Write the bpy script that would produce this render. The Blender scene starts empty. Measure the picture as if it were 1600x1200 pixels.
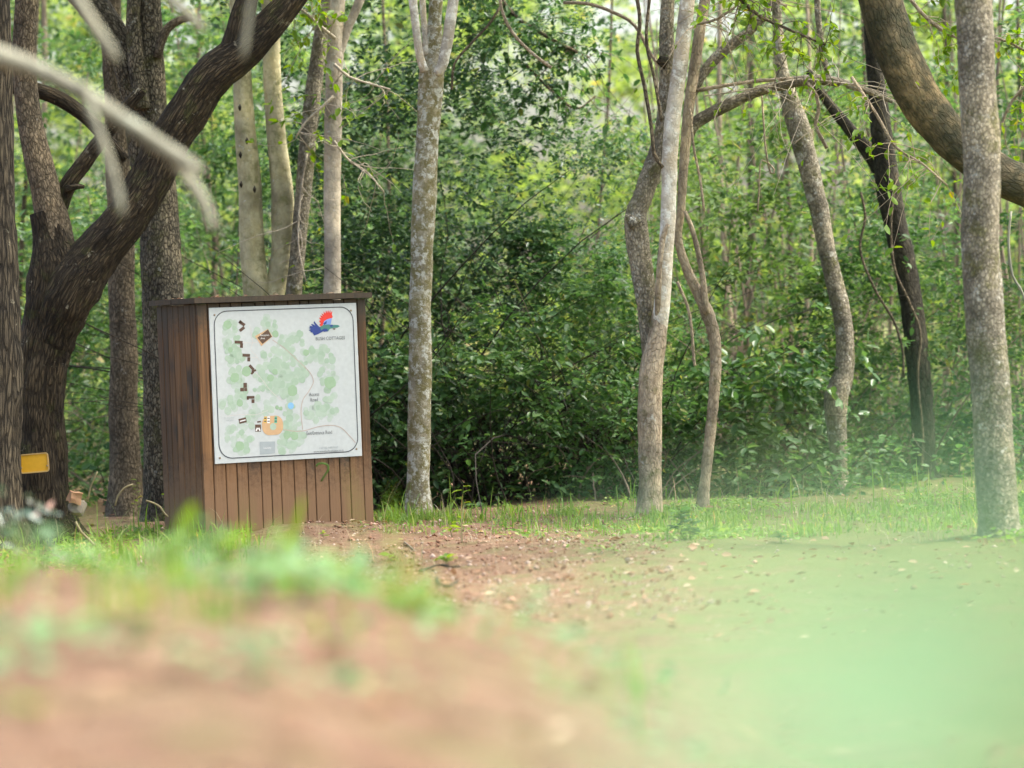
import bpy, math, random
import numpy as np
from mathutils import Vector, Matrix, noise

RNG = np.random.default_rng(7)
random.seed(7)
SC = bpy.context.scene
COL = SC.collection

# ------------------------------------------------------------------ camera
EYE = 1.26
FPX = 6000.0                      # focal length in pixels of the 1600 px wide photograph (135 mm)
ROLL = math.radians(2.2)
PITCH = math.atan(80 / FPX)
FWD = Vector((0, math.cos(PITCH), -math.sin(PITCH)))
_r0 = Vector((1, 0, 0)); _u0 = Vector((0, math.sin(PITCH), math.cos(PITCH)))
RIGHT = _r0 * math.cos(ROLL) - _u0 * math.sin(ROLL)
UP = _u0 * math.cos(ROLL) + _r0 * math.sin(ROLL)
cam_d = bpy.data.cameras.new('camera')
cam = bpy.data.objects.new('camera', cam_d); COL.objects.link(cam)
m = Matrix.Identity(4)
for i in range(3):
    m[i][0] = RIGHT[i]; m[i][1] = UP[i]; m[i][2] = -FWD[i]
m[0][3], m[1][3], m[2][3] = 0, 0, EYE
cam.matrix_world = m
cam_d.sensor_width = 36; cam_d.lens = 135
cam_d.clip_start = 0.05; cam_d.clip_end = 2000
cam_d.dof.use_dof = True
cam_d.dof.focus_distance = 25.4
cam_d.dof.aperture_fstop = 1.8
SC.camera = cam

# ------------------------------------------------------------------ light
SUN_EL, SUN_AZ = math.radians(60), math.radians(86)
W = bpy.data.worlds.new('World'); SC.world = W; W.use_nodes = True
nt = W.node_tree; nt.nodes.clear()
sky = nt.nodes.new('ShaderNodeTexSky'); sky.sky_type = 'NISHITA'; sky.sun_disc = False
sky.sun_elevation = SUN_EL; sky.sun_rotation = SUN_AZ
sky.air_density = 1.0; sky.dust_density = 6.0; sky.ozone_density = 0.6
bg = nt.nodes.new('ShaderNodeBackground'); bg.inputs['Strength'].default_value = 0.15
wo = nt.nodes.new('ShaderNodeOutputWorld')
wt = nt.nodes.new('ShaderNodeMix'); wt.data_type = 'RGBA'; wt.blend_type = 'MULTIPLY'; wt.inputs[0].default_value = 1
wt.inputs[7].default_value = (.98, 1.0, .97, 1)      # thin overcast: whiter than a clear sky
nt.links.new(sky.outputs[0], wt.inputs[6]); nt.links.new(wt.outputs[2], bg.inputs[0]); nt.links.new(bg.outputs[0], wo.inputs[0])
sl = bpy.data.lights.new('sun', 'SUN'); sl.energy = 1.8; sl.angle = math.radians(11); sl.color = (1, .985, .94)
so = bpy.data.objects.new('sun', sl); COL.objects.link(so)
sdir = Vector((math.sin(SUN_AZ) * math.cos(SUN_EL), math.cos(SUN_AZ) * math.cos(SUN_EL), math.sin(SUN_EL)))
so.rotation_euler = sdir.to_track_quat('Z', 'Y').to_euler(); so.location = (6, 3, 14)
SC.view_settings.view_transform = 'Standard'; SC.view_settings.look = 'None'
SC.view_settings.exposure = 2.08; SC.view_settings.gamma = 1
SC.view_settings.use_curve_mapping = False
SC.render.engine = 'CYCLES'
cy = SC.cycles
cy.use_denoising = True; cy.max_bounces = 6; cy.diffuse_bounces = 3; cy.glossy_bounces = 2
cy.transmission_bounces = 3; cy.transparent_max_bounces = 4; cy.caustics_reflective = False; cy.caustics_refractive = False

# ------------------------------------------------------------------ helpers
C0 = Vector((0, 0, EYE))
def P(px, py, d):
    """world point seen at photograph pixel px, py, d metres along the view axis"""
    return C0 + (FWD + RIGHT * ((px - 800) / FPX) + UP * ((600 - py) / FPX)) * d

def smooth(a, b, x):
    t = np.clip((x - a) / (b - a), 0, 1); return t * t * (3 - 2 * t)

def ground_h(x, y):
    x = np.asarray(x, float); y = np.asarray(y, float)
    A = np.interp(x, [-3, -1.2, -.75, -.4, -.06, .22, .6, 1.2, 3], [.75, .73, .71, .67, .585, .45, .29, .22, .2])
    A = A + (0.84 - A) * (1 - smooth(1.0, 3.0, y))
    S = 1 - smooth(8.6, 15.5, y)
    h = A * S
    far = smooth(12, 17, y)
    h = h + far * (0.018 * np.sin(x * 2.1 + .7) * np.sin(y * .9 + 1.0) + 0.012 * np.sin(x * 5.3) * np.sin(y * 3.1 + 2))
    h = h + S * (0.012 * np.sin(x * 9 + y * 2) + .01 * np.sin(y * 7 + x * 3))
    h = h + 0.05 * np.exp(-((x + 1.25) / .55) ** 2 - ((y - 25.0) / .55) ** 2)      # soil heaped before the kiosk
    return h
def gh(x, y): return float(ground_h(x, y))

def on_ground(px, py, lo=2.0, hi=60.0):
    """first point of the ground seen at a pixel"""
    for d in np.arange(lo, hi, .05):
        p = P(px, py, d)
        if p.z <= gh(p.x, p.y): return p
    return P(px, py, hi)

def tag(o, label=None, cat=None, group=None, kind=None):
    if label: o['label'] = label
    if cat: o['category'] = cat
    if group: o['group'] = group
    if kind: o['kind'] = kind
    return o
def empty(name, loc, label=None, cat=None, group=None, rz=0):
    o = bpy.data.objects.new(name, None); COL.objects.link(o)
    o.location = loc; o.rotation_euler = (0, 0, rz); o.empty_display_size = .1
    return tag(o, label, cat, group)
def link(name, me, mat=None, parent=None, loc=None, kind=None):
    o = bpy.data.objects.new(name, me); COL.objects.link(o)
    if mat is not None and not me.materials: me.materials.append(mat)
    if parent is not None: o.parent = parent
    if loc is not None: o.location = loc
    if kind: o['kind'] = kind
    return o
def np_mesh(name, V, F, smooth_=False, attrs=None):
    """V (n,3), F (m,k) -> mesh; attrs {name: (n,) or (n,3)} on points"""
    V = np.ascontiguousarray(V, dtype=np.float32); F = np.ascontiguousarray(F, dtype=np.int32)
    me = bpy.data.meshes.new(name)
    me.vertices.add(len(V)); me.vertices.foreach_set('co', V.ravel())
    k = F.shape[1]
    me.loops.add(F.size); me.loops.foreach_set('vertex_index', F.ravel())
    me.polygons.add(len(F)); me.polygons.foreach_set('loop_start', np.arange(0, F.size, k, dtype=np.int32))
    if smooth_: me.polygons.foreach_set('use_smooth', np.ones(len(F), dtype=bool))
    for n, a in (attrs or {}).items():
        a = np.ascontiguousarray(a, dtype=np.float32)
        if a.ndim == 1:
            at = me.attributes.new(n, 'FLOAT', 'POINT'); at.data.foreach_set('value', a)
        else:
            at = me.attributes.new(n, 'FLOAT_VECTOR', 'POINT'); at.data.foreach_set('vector', a.ravel())
    me.update(calc_edges=True); me.validate()
    return me

# ------------------------------------------------------------------ materials
def newmat(name):
    mt = bpy.data.materials.new(name); mt.use_nodes = True
    n = mt.node_tree; n.nodes.clear()
    out = n.nodes.new('ShaderNodeOutputMaterial')
    return mt, n, out
def N(n, typ, **kw):
    nd = n.nodes.new(typ)
    for k, v in kw.items():
        if k in nd.inputs: nd.inputs[k].default_value = v
        else: setattr(nd, k, v)
    return nd
def ramp(n, src, stops):
    r = n.nodes.new('ShaderNodeValToRGB'); e = r.color_ramp.elements
    while len(e) < len(stops): e.new(.5)
    for el, (p, c) in zip(e, stops):
        el.position = p; el.color = (*c, 1) if len(c) == 3 else c
    n.links.new(src, r.inputs[0]); return r
def mix(n, fac, a, b):
    x = n.nodes.new('ShaderNodeMix'); x.data_type = 'RGBA'
    for s, v in ((0, fac), (6, a), (7, b)):
        if hasattr(v, 'is_output'): n.links.new(v, x.inputs[s])
        elif s == 0: x.inputs[0].default_value = v
        else: x.inputs[s].default_value = (*v, 1)
    return x.outputs[2]
def plain(name, col, rough=.6, spec=.3, metal=0):
    mt, n, out = newmat(name)
    b = N(n, 'ShaderNodeBsdfPrincipled', Roughness=rough, Metallic=metal)
    b.inputs['Base Color'].default_value = (*col, 1); b.inputs['Specular IOR Level'].default_value = spec
    tc = N(n, 'ShaderNodeTexCoord'); nz = N(n, 'ShaderNodeTexNoise', Scale=40.0, Detail=4.0)
    n.links.new(tc.outputs['Object'], nz.inputs['Vector'])
    c = mix(n, nz.outputs[0], tuple(v * .88 for v in col), tuple(min(1, v * 1.1) for v in col))
    n.links.new(c, b.inputs['Base Color'])
    n.links.new(b.outputs[0], out.inputs[0]); return mt

def leaf_mat(name, c0, c1, c2, rough=.42, trans=.35, spec=.5):
    mt, n, out = newmat(name)
    at = N(n, 'ShaderNodeAttribute', attribute_name='tint')
    r = ramp(n, at.outputs['Fac'], [(0, c0), (.52, c1), (.93, c2), (1, tuple(a * f for a, f in zip(c2, (1.5, 1.0, .9))))])
    b = N(n, 'ShaderNodeBsdfPrincipled', Roughness=rough); b.inputs['Specular IOR Level'].default_value = spec
    n.links.new(r.outputs[0], b.inputs['Base Color'])
    t = N(n, 'ShaderNodeBsdfTranslucent')
    hs = N(n, 'ShaderNodeHueSaturation', Saturation=1.15, Value=1.5, Hue=.485); n.links.new(r.outputs[0], hs.inputs['Color'])
    n.links.new(hs.outputs[0], t.inputs[0])
    mx = N(n, 'ShaderNodeMixShader'); mx.inputs[0].default_value = trans
    n.links.new(b.outputs[0], mx.inputs[1]); n.links.new(t.outputs[0], mx.inputs[2])
    n.links.new(mx.outputs[0], out.inputs[0]); return mt

def bark_mat(name, dark, light, crack=.5, scale=14.0, stretch=.3, bump=.6, lichen=(.45, .46, .40), lich_amt=.0,
             moss=(.11, .12, .035), moss_amt=.0, warm=None, lscale=5.0):
    mt, n, out = newmat(name)
    at = N(n, 'ShaderNodeAttribute', attribute_name='bark')
    mp = N(n, 'ShaderNodeMapping'); mp.inputs['Scale'].default_value = (scale, scale, scale * stretch)
    n.links.new(at.outputs['Vector'], mp.inputs['Vector'])
    n1 = N(n, 'ShaderNodeTexNoise', Scale=1.6, Detail=7.0, Roughness=.65); n.links.new(mp.outputs[0], n1.inputs['Vector'])
    vo = N(n, 'ShaderNodeTexVoronoi', feature='DISTANCE_TO_EDGE', Scale=2.4); n.links.new(mp.outputs[0], vo.inputs['Vector'])
    # distort the cell coordinates a little so cracks wander
    va = N(n, 'ShaderNodeVectorMath', operation='ADD'); sc_ = N(n, 'ShaderNodeVectorMath', operation='SCALE'); sc_.inputs[3].default_value = .5
    n.links.new(n1.outputs['Color'], sc_.inputs[0]); n.links.new(mp.outputs[0], va.inputs[0]); n.links.new(sc_.outputs[0], va.inputs[1])
    n.links.new(va.outputs[0], vo.inputs['Vector'])
    cr = ramp(n, vo.outputs['Distance'], [(0, (0, 0, 0)), (.16, (1, 1, 1))])
    base = ramp(n, n1.outputs[0], [(.32, dark), (.68, light)])
    c = mix(n, crack, base.outputs[0], base.outputs[0])
    ck = N(n, 'ShaderNodeMath', operation='MULTIPLY'); inv = N(n, 'ShaderNodeMath', operation='SUBTRACT'); inv.inputs[0].default_value = 1
    n.links.new(cr.outputs[0], inv.inputs[1]); n.links.new(inv.outputs[0], ck.inputs[0]); ck.inputs[1].default_value = crack
    c = mix(n, ck.outputs[0], base.outputs[0], tuple(v * .35 for v in dark))
    n2 = N(n, 'ShaderNodeTexNoise', Scale=lscale * .55, Detail=3.0); n.links.new(at.outputs['Vector'], n2.inputs['Vector'])
    nb_ = N(n, 'ShaderNodeTexNoise', Scale=3.2, Detail=4.0, Roughness=.6); n.links.new(at.outputs['Vector'], nb_.inputs['Vector'])
    rb = ramp(n, nb_.outputs[0], [(.30, (.50, .50, .52)), (.5, (.95, .95, .95)), (.70, (1.4, 1.36, 1.28))])
    mb = n.nodes.new('ShaderNodeMix'); mb.data_type = 'RGBA'; mb.blend_type = 'MULTIPLY'; mb.inputs[0].default_value = 1
    n.links.new(c, mb.inputs[6]); n.links.new(rb.outputs[0], mb.inputs[7]); c = mb.outputs[2]
    if warm:
        rw = ramp(n, n2.outputs[0], [(.45, (0, 0, 0)), (.62, (1, 1, 1))])
        c = mix(n, rw.outputs[0], c, warm)
    if moss_amt:
        n3 = N(n, 'ShaderNodeTexNoise', Scale=lscale * 1.4, Detail=6.0, Roughness=.7)
        off = N(n, 'ShaderNodeVectorMath', operation='ADD'); off.inputs[1].default_value = (7, 3, 1)
        n.links.new(at.outputs['Vector'], off.inputs[0]); n.links.new(off.outputs[0], n3.inputs['Vector'])
        rm = ramp(n, n3.outputs[0], [(.62 - moss_amt * .3, (0, 0, 0)), (.72 - moss_amt * .2, (1, 1, 1))])
        mm = N(n, 'ShaderNodeMath', operation='MULTIPLY'); mm.inputs[1].default_value = .85
        n.links.new(rm.outputs[0], mm.inputs[0]); c = mix(n, mm.outputs[0], c, moss)
    if lich_amt:
        n4 = N(n, 'ShaderNodeTexNoise', Scale=lscale * 1.9, Detail=8.0, Roughness=.75)
        n.links.new(at.outputs['Vector'], n4.inputs['Vector'])
        rl = ramp(n, n4.outputs[0], [(.66 - lich_amt * .3, (0, 0, 0)), (.70 - lich_amt * .25, (1, 1, 1))])
        ml = N(n, 'ShaderNodeMath', operation='MULTIPLY'); ml.inputs[1].default_value = .85
        n.links.new(rl.outputs[0], ml.inputs[0]); c = mix(n, ml.outputs[0], c, lichen)
    b = N(n, 'ShaderNodeBsdfPrincipled', Roughness=.88); b.inputs['Specular IOR Level'].default_value = .25
    n.links.new(c, b.inputs['Base Color'])
    hm = N(n, 'ShaderNodeMath', operation='MULTIPLY_ADD'); n.links.new(cr.outputs[0], hm.inputs[0]); hm.inputs[1].default_value = .8
    n.links.new(n1.outputs[0], hm.inputs[2])
    bp = N(n, 'ShaderNodeBump', Strength=bump, Distance=.02); n.links.new(hm.outputs[0], bp.inputs['Height'])
    n.links.new(bp.outputs[0], b.inputs['Normal'])
    n.links.new(b.outputs[0], out.inputs[0]); return mt

def soil_mat():
    mt, n, out = newmat('soil')
    g = N(n, 'ShaderNodeNewGeometry')
    def noise_(s, d=6.0, r=.6):
        x = N(n, 'ShaderNodeTexNoise', Scale=s, Detail=d, Roughness=r); n.links.new(g.outputs['Position'], x.inputs['Vector']); return x
    a, b_, c_, d_ = noise_(1.1), noise_(9.0, 8.0, .7), noise_(75.0, 6.0, .75), noise_(3.2, 5.0)
    base = ramp(n, b_.outputs[0], [(.3, (.105, .059, .035)), (.5, (.19, .116, .073)), (.72, (.28, .19, .128))])
    c = mix(n, .0, base.outputs[0], base.outputs[0])
    speck = ramp(n, c_.outputs[0], [(.34, (.22, .2, .18)), (.5, (1, 1, 1)), (.66, (1.7, 1.62, 1.5))])
    mu = n.nodes.new('ShaderNodeMix'); mu.data_type = 'RGBA'; mu.blend_type = 'MULTIPLY'; mu.inputs[0].default_value = .8
    n.links.new(base.outputs[0], mu.inputs[6]); n.links.new(speck.outputs[0], mu.inputs[7])
    # moss and fine green growth on the track to the right
    sx = N(n, 'ShaderNodeSeparateXYZ'); n.links.new(g.outputs['Position'], sx.inputs[0])
    mr = N(n, 'ShaderNodeMapRange'); mr.inputs[1].default_value = -.1; mr.inputs[2].default_value = 1.2
    n.links.new(sx.outputs['X'], mr.inputs[0])
    ad = N(n, 'ShaderNodeMath', operation='MULTIPLY_ADD'); n.links.new(mr.outputs[0], ad.inputs[0]); ad.inputs[1].default_value = .30
    n.links.new(d_.outputs[0], ad.inputs[2])
    rm = ramp(n, ad.outputs[0], [(.5, (0, 0, 0)), (.78, (.8, .8, .8))])
    cc = mix(n, rm.outputs[0], mu.outputs[2], (.125, .155, .05))
    bs = N(n, 'ShaderNodeBsdfPrincipled', Roughness=.95); bs.inputs['Specular IOR Level'].default_value = .15
    n.links.new(cc, bs.inputs['Base Color'])
    s = N(n, 'ShaderNodeMath', operation='MULTIPLY_ADD'); n.links.new(c_.outputs[0], s.inputs[0]); s.inputs[1].default_value = .35; n.links.new(b_.outputs[0], s.inputs[2])
    bp = N(n, 'ShaderNodeBump', Strength=.9, Distance=.05); n.links.new(s.outputs[0], bp.inputs['Height']); n.links.new(bp.outputs[0], bs.inputs['Normal'])
    n.links.new(bs.outputs[0], out.inputs[0]); return mt

def wood_mat():
    mt, n, out = newmat('stained_wood')
    tc = N(n, 'ShaderNodeTexCoord'); oi = N(n, 'ShaderNodeObjectInfo')
    comb = N(n, 'ShaderNodeCombineXYZ'); 
    mul = N(n, 'ShaderNodeMath', operation='MULTIPLY'); n.links.new(oi.outputs['Random'], mul.inputs[0]); mul.inputs[1].default_value = 37
    n.links.new(mul.outputs[0], comb.inputs[0]); n.links.new(mul.outputs[0], comb.inputs[2])
    va = N(n, 'ShaderNodeVectorMath', operation='ADD'); n.links.new(tc.outputs['Object'], va.inputs[0]); n.links.new(comb.outputs[0], va.inputs[1])
    mp = N(n, 'ShaderNodeMapping'); mp.inputs['Scale'].default_value = (60, 60, 2.2); n.links.new(va.outputs[0], mp.inputs[0])
    n1 = N(n, 'ShaderNodeTexNoise', Scale=1.0, Detail=6.0, Roughness=.6); n.links.new(mp.outputs[0], n1.inputs['Vector'])
    n2 = N(n, 'ShaderNodeTexNoise', Scale=4.0, Detail=5.0); n.links.new(va.outputs[0], n2.inputs['Vector'])
    rr = ramp(n, n1.outputs[0], [(.3, (.064, .030, .011)), (.55, (.155, .076, .028)), (.75, (.245, .128, .049))])
    # per plank tone
    tone = N(n, 'ShaderNodeMapRange'); tone.inputs[3].default_value = .58; tone.inputs[4].default_value = 1.3
    n.links.new(oi.outputs['Random'], tone.inputs[0])
    hv = N(n, 'ShaderNodeHueSaturation'); n.links.new(rr.outputs[0], hv.inputs['Color']); n.links.new(tone.outputs[0], hv.inputs['Value'])
    # dark weather stains and knots
    st = ramp(n, n2.outputs[0], [(.53, (0, 0, 0)), (.70, (.85, .85, .85))])
    c = mix(n, st.outputs[0], hv.outputs[0], (.03, .024, .017))
    # soil splashed up from the ground (kiosk boards stand 0..1.5 m)
    sx = N(n, 'ShaderNodeSeparateXYZ'); n.links.new(tc.outputs['Object'], sx.inputs[0])
    n3 = N(n, 'ShaderNodeTexNoise', Scale=26.0, Detail=12.0, Roughness=.85); n.links.new(tc.outputs['Object'], n3.inputs['Vector'])
    mr = N(n, 'ShaderNodeMapRange'); mr.inputs[1].default_value = .0; mr.inputs[2].default_value = .75; mr.inputs[3].default_value = .72; mr.inputs[4].default_value = 0
    n.links.new(sx.outputs['Z'], mr.inputs[0])
    ad = N(n, 'ShaderNodeMath', operation='ADD'); n.links.new(mr.outputs[0], ad.inputs[0]); n.links.new(n3.outputs[0], ad.inputs[1])
    rs = ramp(n, ad.outputs[0], [(.72, (0, 0, 0)), (.98, (.9, .9, .9))])
    c = mix(n, rs.outputs[0], c, (.215, .122, .060))
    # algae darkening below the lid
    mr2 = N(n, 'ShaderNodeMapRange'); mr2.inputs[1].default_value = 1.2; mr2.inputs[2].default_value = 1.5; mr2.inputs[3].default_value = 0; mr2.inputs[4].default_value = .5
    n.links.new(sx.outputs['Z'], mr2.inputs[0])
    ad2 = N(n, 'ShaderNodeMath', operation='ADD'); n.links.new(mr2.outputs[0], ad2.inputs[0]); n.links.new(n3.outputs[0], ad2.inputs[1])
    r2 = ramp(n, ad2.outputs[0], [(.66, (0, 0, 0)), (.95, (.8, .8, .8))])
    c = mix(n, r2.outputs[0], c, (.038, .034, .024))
    b = N(n, 'ShaderNodeBsdfPrincipled', Roughness=.6); b.inputs['Specular IOR Level'].default_value = .35
    n.links.new(c, b.inputs['Base Color'])
    bp = N(n, 'ShaderNodeBump', Strength=.35, Distance=.006); n.links.new(n1.outputs[0], bp.inputs['Height']); n.links.new(bp.outputs[0], b.inputs['Normal'])
    n.links.new(b.outputs[0], out.inputs[0]); return mt

M_SOIL = soil_mat(); M_WOOD = wood_mat()
M_DARKWOOD = plain('dark_wood', (.05, .03, .02), .8)
B_DARK = bark_mat('bark_dark', (.018, .013, .007), (.10, .075, .043), .35, 24, .16, 1.2, lichen=(.30, .27, .19), lich_amt=.16, moss=(.065, .065, .022), moss_amt=.25)
B_FURROW = bark_mat('bark_furrowed', (.024, .019, .012), (.15, .122, .08), .6, 20, .12, 1.2, lichen=(.30, .28, .2), lich_amt=.1)
B_RIDGE = bark_mat('bark_ridged', (.055, .047, .03), (.24, .205, .14), .8, 22, .45, 1.0, lichen=(.38, .38, .32), lich_amt=.12, moss=(.09, .085, .03), moss_amt=.3)
B_BROWN = bark_mat('bark_brown', (.095, .075, .046), (.26, .205, .135), .6, 24, .4, .9, lichen=(.36, .34, .29), lich_amt=.1)
B_PALE = bark_mat('bark_pale', (.37, .33, .18), (.55, .50, .32), .12, 9, .7, .25, lichen=(.55, .54, .45), lich_amt=.15, moss=(.17, .17, .065), moss_amt=.35)
B_PALE2 = bark_mat('bark_pale_pink', (.34, .285, .21), (.54, .47, .37), .15, 10, .8, .3, lichen=(.52, .50, .45), lich_amt=.2)
B_LICH = bark_mat('bark_lichen', (.27, .235, .145), (.52, .48, .37), .2, 22, 1.2, .7, lichen=(.62, .62, .54), lich_amt=.5, moss=(.19, .165, .055), moss_amt=.75, lscale=9.0)
B_RED = bark_mat('bark_reddish', (.25, .19, .125), (.50, .41, .29), .3, 18, .45, .6, lichen=(.44, .42, .35), lich_amt=.2, moss=(.12, .11, .045), moss_amt=.2)
B_WHITE = bark_mat('bark_white', (.42, .37, .29), (.62, .57, .48), .15, 12, .8, .4, lichen=(.72, .70, .62), lich_amt=.5, warm=(.47, .39, .28))
B_GREY = bark_mat('bark_grey', (.18, .155, .105), (.44, .39, .29), .42, 24, .55, .9, lichen=(.52, .50, .42), lich_amt=.3, moss=(.13, .125, .045), moss_amt=.35)
B_LIMB = bark_mat('bark_limb', (.075, .06, .032), (.20, .16, .09), .15, 15, .35, .8, moss=(.04, .042, .022), moss_amt=.8, warm=(.27, .20, .10), lscale=5.0)
B_BLACK = bark_mat('bark_black', (.022, .019, .012), (.075, .066, .045), .6, 16, .4, .8)
B_DEAD = bark_mat('bark_dead', (.20, .195, .14), (.30, .295, .22), .1, 12, .3, .3, lichen=(.32, .34, .26), lich_amt=.3)
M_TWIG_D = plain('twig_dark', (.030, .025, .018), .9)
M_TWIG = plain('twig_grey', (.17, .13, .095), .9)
M_TWIG_P = plain('twig_pale', (.30, .23, .16), .9)
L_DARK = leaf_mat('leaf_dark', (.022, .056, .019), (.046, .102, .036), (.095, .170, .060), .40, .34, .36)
L_MID = leaf_mat('leaf_mid', (.030, .076, .023), (.060, .128, .039), (.115, .20, .060), .46, .44, .27)
L_GLOSS = leaf_mat('leaf_glossy', (.030, .076, .022), (.058, .126, .037), (.105, .185, .055), .38, .36, .36)
L_LIGHT = leaf_mat('leaf_light', (.050, .105, .028), (.095, .165, .045), (.15, .225, .068), .5, .46, .27)
L_BRIGHT = leaf_mat('leaf_bright', (.09, .175, .022), (.15, .25, .035), (.22, .31, .045), .48, .5, .25)
L_FAR_SUN = leaf_mat('leaf_far_painted_sun', (.13, .20, .045), (.20, .285, .07), (.28, .35, .11), .5, .5, .25)  # pale yellow-green: sunlight on the far foliage put into the leaf colour
L_GRASS = leaf_mat('grass_blade', (.085, .175, .030), (.15, .26, .05), (.28, .33, .12), .5, .45, .25)
L_DRYG = leaf_mat('grass_dry', (.22, .19, .10), (.32, .28, .17), (.42, .38, .26), .6, .3, .3)
L_LITTER = leaf_mat('leaf_litter', (.10, .045, .022), (.24, .14, .075), (.42, .34, .23), .6, .2, .3)
L_SHADE = leaf_mat('leaf_shade', (.036, .074, .028), (.066, .122, .044), (.115, .185, .068), .5, .45, .25)
L_WEED = leaf_mat('leaf_weed', (.11, .215, .10), (.15, .265, .12), (.21, .33, .16), .5, .45, .25)
L_NEAR = leaf_mat('leaf_near', (.145, .285, .155), (.175, .335, .185), (.215, .375, .21), .5, .45, .3)

# ------------------------------------------------------------------ geometry builders
def catmull(pts, step):
    """pts list of (Vector, radius) -> dense arrays"""
    X = np.array([[*p, r] for p, r in pts], float)
    if len(X) == 2: X = np.array([X[0], (X[0] + X[1]) / 2, X[1]])
    E = np.vstack([2 * X[0] - X[1], X, 2 * X[-1] - X[-2]])
    E[:, 3] = np.maximum(E[:, 3], .001)
    out = []
    for i in range(1, len(E) - 2):
        p0, p1, p2, p3 = E[i - 1:i + 3]
        n = max(2, int(np.linalg.norm(p2[:3] - p1[:3]) / step))
        t = np.linspace(0, 1, n, endpoint=False)[:, None]
        out.append(.5 * (2 * p1 + (p2 - p0) * t + (2 * p0 - 5 * p1 + 4 * p2 - p3) * t ** 2 + (3 * p1 - p0 - 3 * p2 + p3) * t ** 3))
    out.append(E[-2][None])
    return np.vstack(out)

def limb_mesh(name, pts, origin, sides=18, step=.05, rough=.05, ridge=0.0, seed=0, lump=.06):
    """a tapered, lumpy limb along (Vector, radius) points with capped ends; attribute bark = straightened coordinates"""
    A = catmull(pts, step)
    C, R = A[:, :3], A[:, 3]
    n = len(C)
    # small wander of the axis
    for i in range(n):
        v = noise.noise_vector(Vector((seed * 3.1, i * step * 2.2, 1.7)))
        C[i] += np.array([v.x, v.y, 0]) * R[i] * .16
    T = np.gradient(C, axis=0); T /= np.linalg.norm(T, axis=1)[:, None] + 1e-9
    u = np.cross(T[0], [.31, .22, .1]); u /= np.linalg.norm(u)
    V = np.zeros((n, sides, 3)); B = np.zeros((n, sides, 3)); s = 0
    ang = np.linspace(0, 2 * math.pi, sides, endpoint=False)
    ca, sa = np.cos(ang), np.sin(ang)
    for i in range(n):
        u = u - T[i] * np.dot(u, T[i]); u /= np.linalg.norm(u) + 1e-9
        w = np.cross(T[i], u)
        if i: s += np.linalg.norm(C[i] - C[i - 1])
        for j in range(sides):
            q = Vector((ca[j] * 1.1 + seed * 5.3, sa[j] * 1.1, s / max(R[i], .02) * .35))
            d = 1 + lump * noise.fractal(q, 1.0, 2.0, 2) 
            if rough: d += rough * noise.noise(Vector((ca[j] * 3.6 + seed, sa[j] * 3.6, s * 9)))
            if ridge: d += ridge * (1 - abs(noise.noise(Vector((ca[j] * 4.2 + seed, sa[j] * 4.2, s * 2.6)))) * 2.2)
            V[i, j] = C[i] + (u * ca[j] + w * sa[j]) * R[i] * d
            B[i, j] = (ca[j] * R[i] + seed, sa[j] * R[i], s)
    V = V.reshape(-1, 3) - np.array(origin); B = B.reshape(-1, 3)
    i, j = np.meshgrid(np.arange(n - 1), np.arange(sides), indexing='ij')
    j2 = (j + 1) % sides
    F = np.stack([i * sides + j, i * sides + j2, (i + 1) * sides + j2, (i + 1) * sides + j], -1).reshape(-1, 4)
    V = np.vstack([V, C[0] - np.array(origin), C[-1] - np.array(origin)]); B = np.vstack([B, [seed, 0, 0], [seed, 0, s]])
    a, b = len(V) - 2, len(V) - 1
    jj = np.arange(sides)
    caps = np.vstack([np.stack([np.full(sides, a), (jj + 1) % sides, jj, jj], -1)[:, :4],
                      np.stack([np.full(sides, b), (n - 1) * sides + jj, (n - 1) * sides + (jj + 1) % sides, (n - 1) * sides + (jj + 1) % sides], -1)])
    # write quads and cap triangles together
    me = bpy.data.meshes.new(name)
    me.vertices.add(len(V)); me.vertices.foreach_set('co', V.astype(np.float32).ravel())
    tri = caps[:, :3]
    nl = F.size + tri.size
    me.loops.add(nl); me.loops.foreach_set('vertex_index', np.concatenate([F.ravel(), tri.ravel()]).astype(np.int32))
    me.polygons.add(len(F) + len(tri))
    ls = np.concatenate([np.arange(0, F.size, 4), F.size + np.arange(0, tri.size, 3)]).astype(np.int32)
    me.polygons.foreach_set('loop_start', ls); me.polygons.foreach_set('use_smooth', np.ones(len(ls), dtype=bool))
    at = me.attributes.new('bark', 'FLOAT_VECTOR', 'POINT'); at.data.foreach_set('vector', B.astype(np.float32).ravel())
    me.update(calc_edges=True); me.validate()
    return me

def tubes(name, Pm, Rm, sides=5):
    """many thin tubes: Pm (m,n,3), Rm (m,n)"""
    m_, n, _ = Pm.shape
    T = np.gradient(Pm, axis=1); T /= np.linalg.norm(T, axis=2)[..., None] + 1e-9
    ref = np.where(np.abs(T[..., 2:3]) > .9, np.array([1., .1, 0]), np.array([.05, .1, 1.]))
    u = np.cross(T, ref); u /= np.linalg.norm(u, axis=2)[..., None] + 1e-9
    w = np.cross(T, u)
    a = np.linspace(0, 2 * math.pi, sides, endpoint=False)
    V = Pm[:, :, None] + (u[:, :, None] * np.cos(a)[None, None, :, None] + w[:, :, None] * np.sin(a)[None, None, :, None]) * Rm[:, :, None, None]
    k, i, j = np.meshgrid(np.arange(m_), np.arange(n - 1), np.arange(sides), indexing='ij')
    o = k * n * sides; j2 = (j + 1) % sides
    F = np.stack([o + i * sides + j, o + i * sides + j2, o + (i + 1) * sides + j2, o + (i + 1) * sides + j], -1).reshape(-1, 4)
    return np_mesh(name, V.reshape(-1, 3), F, True)

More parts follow.
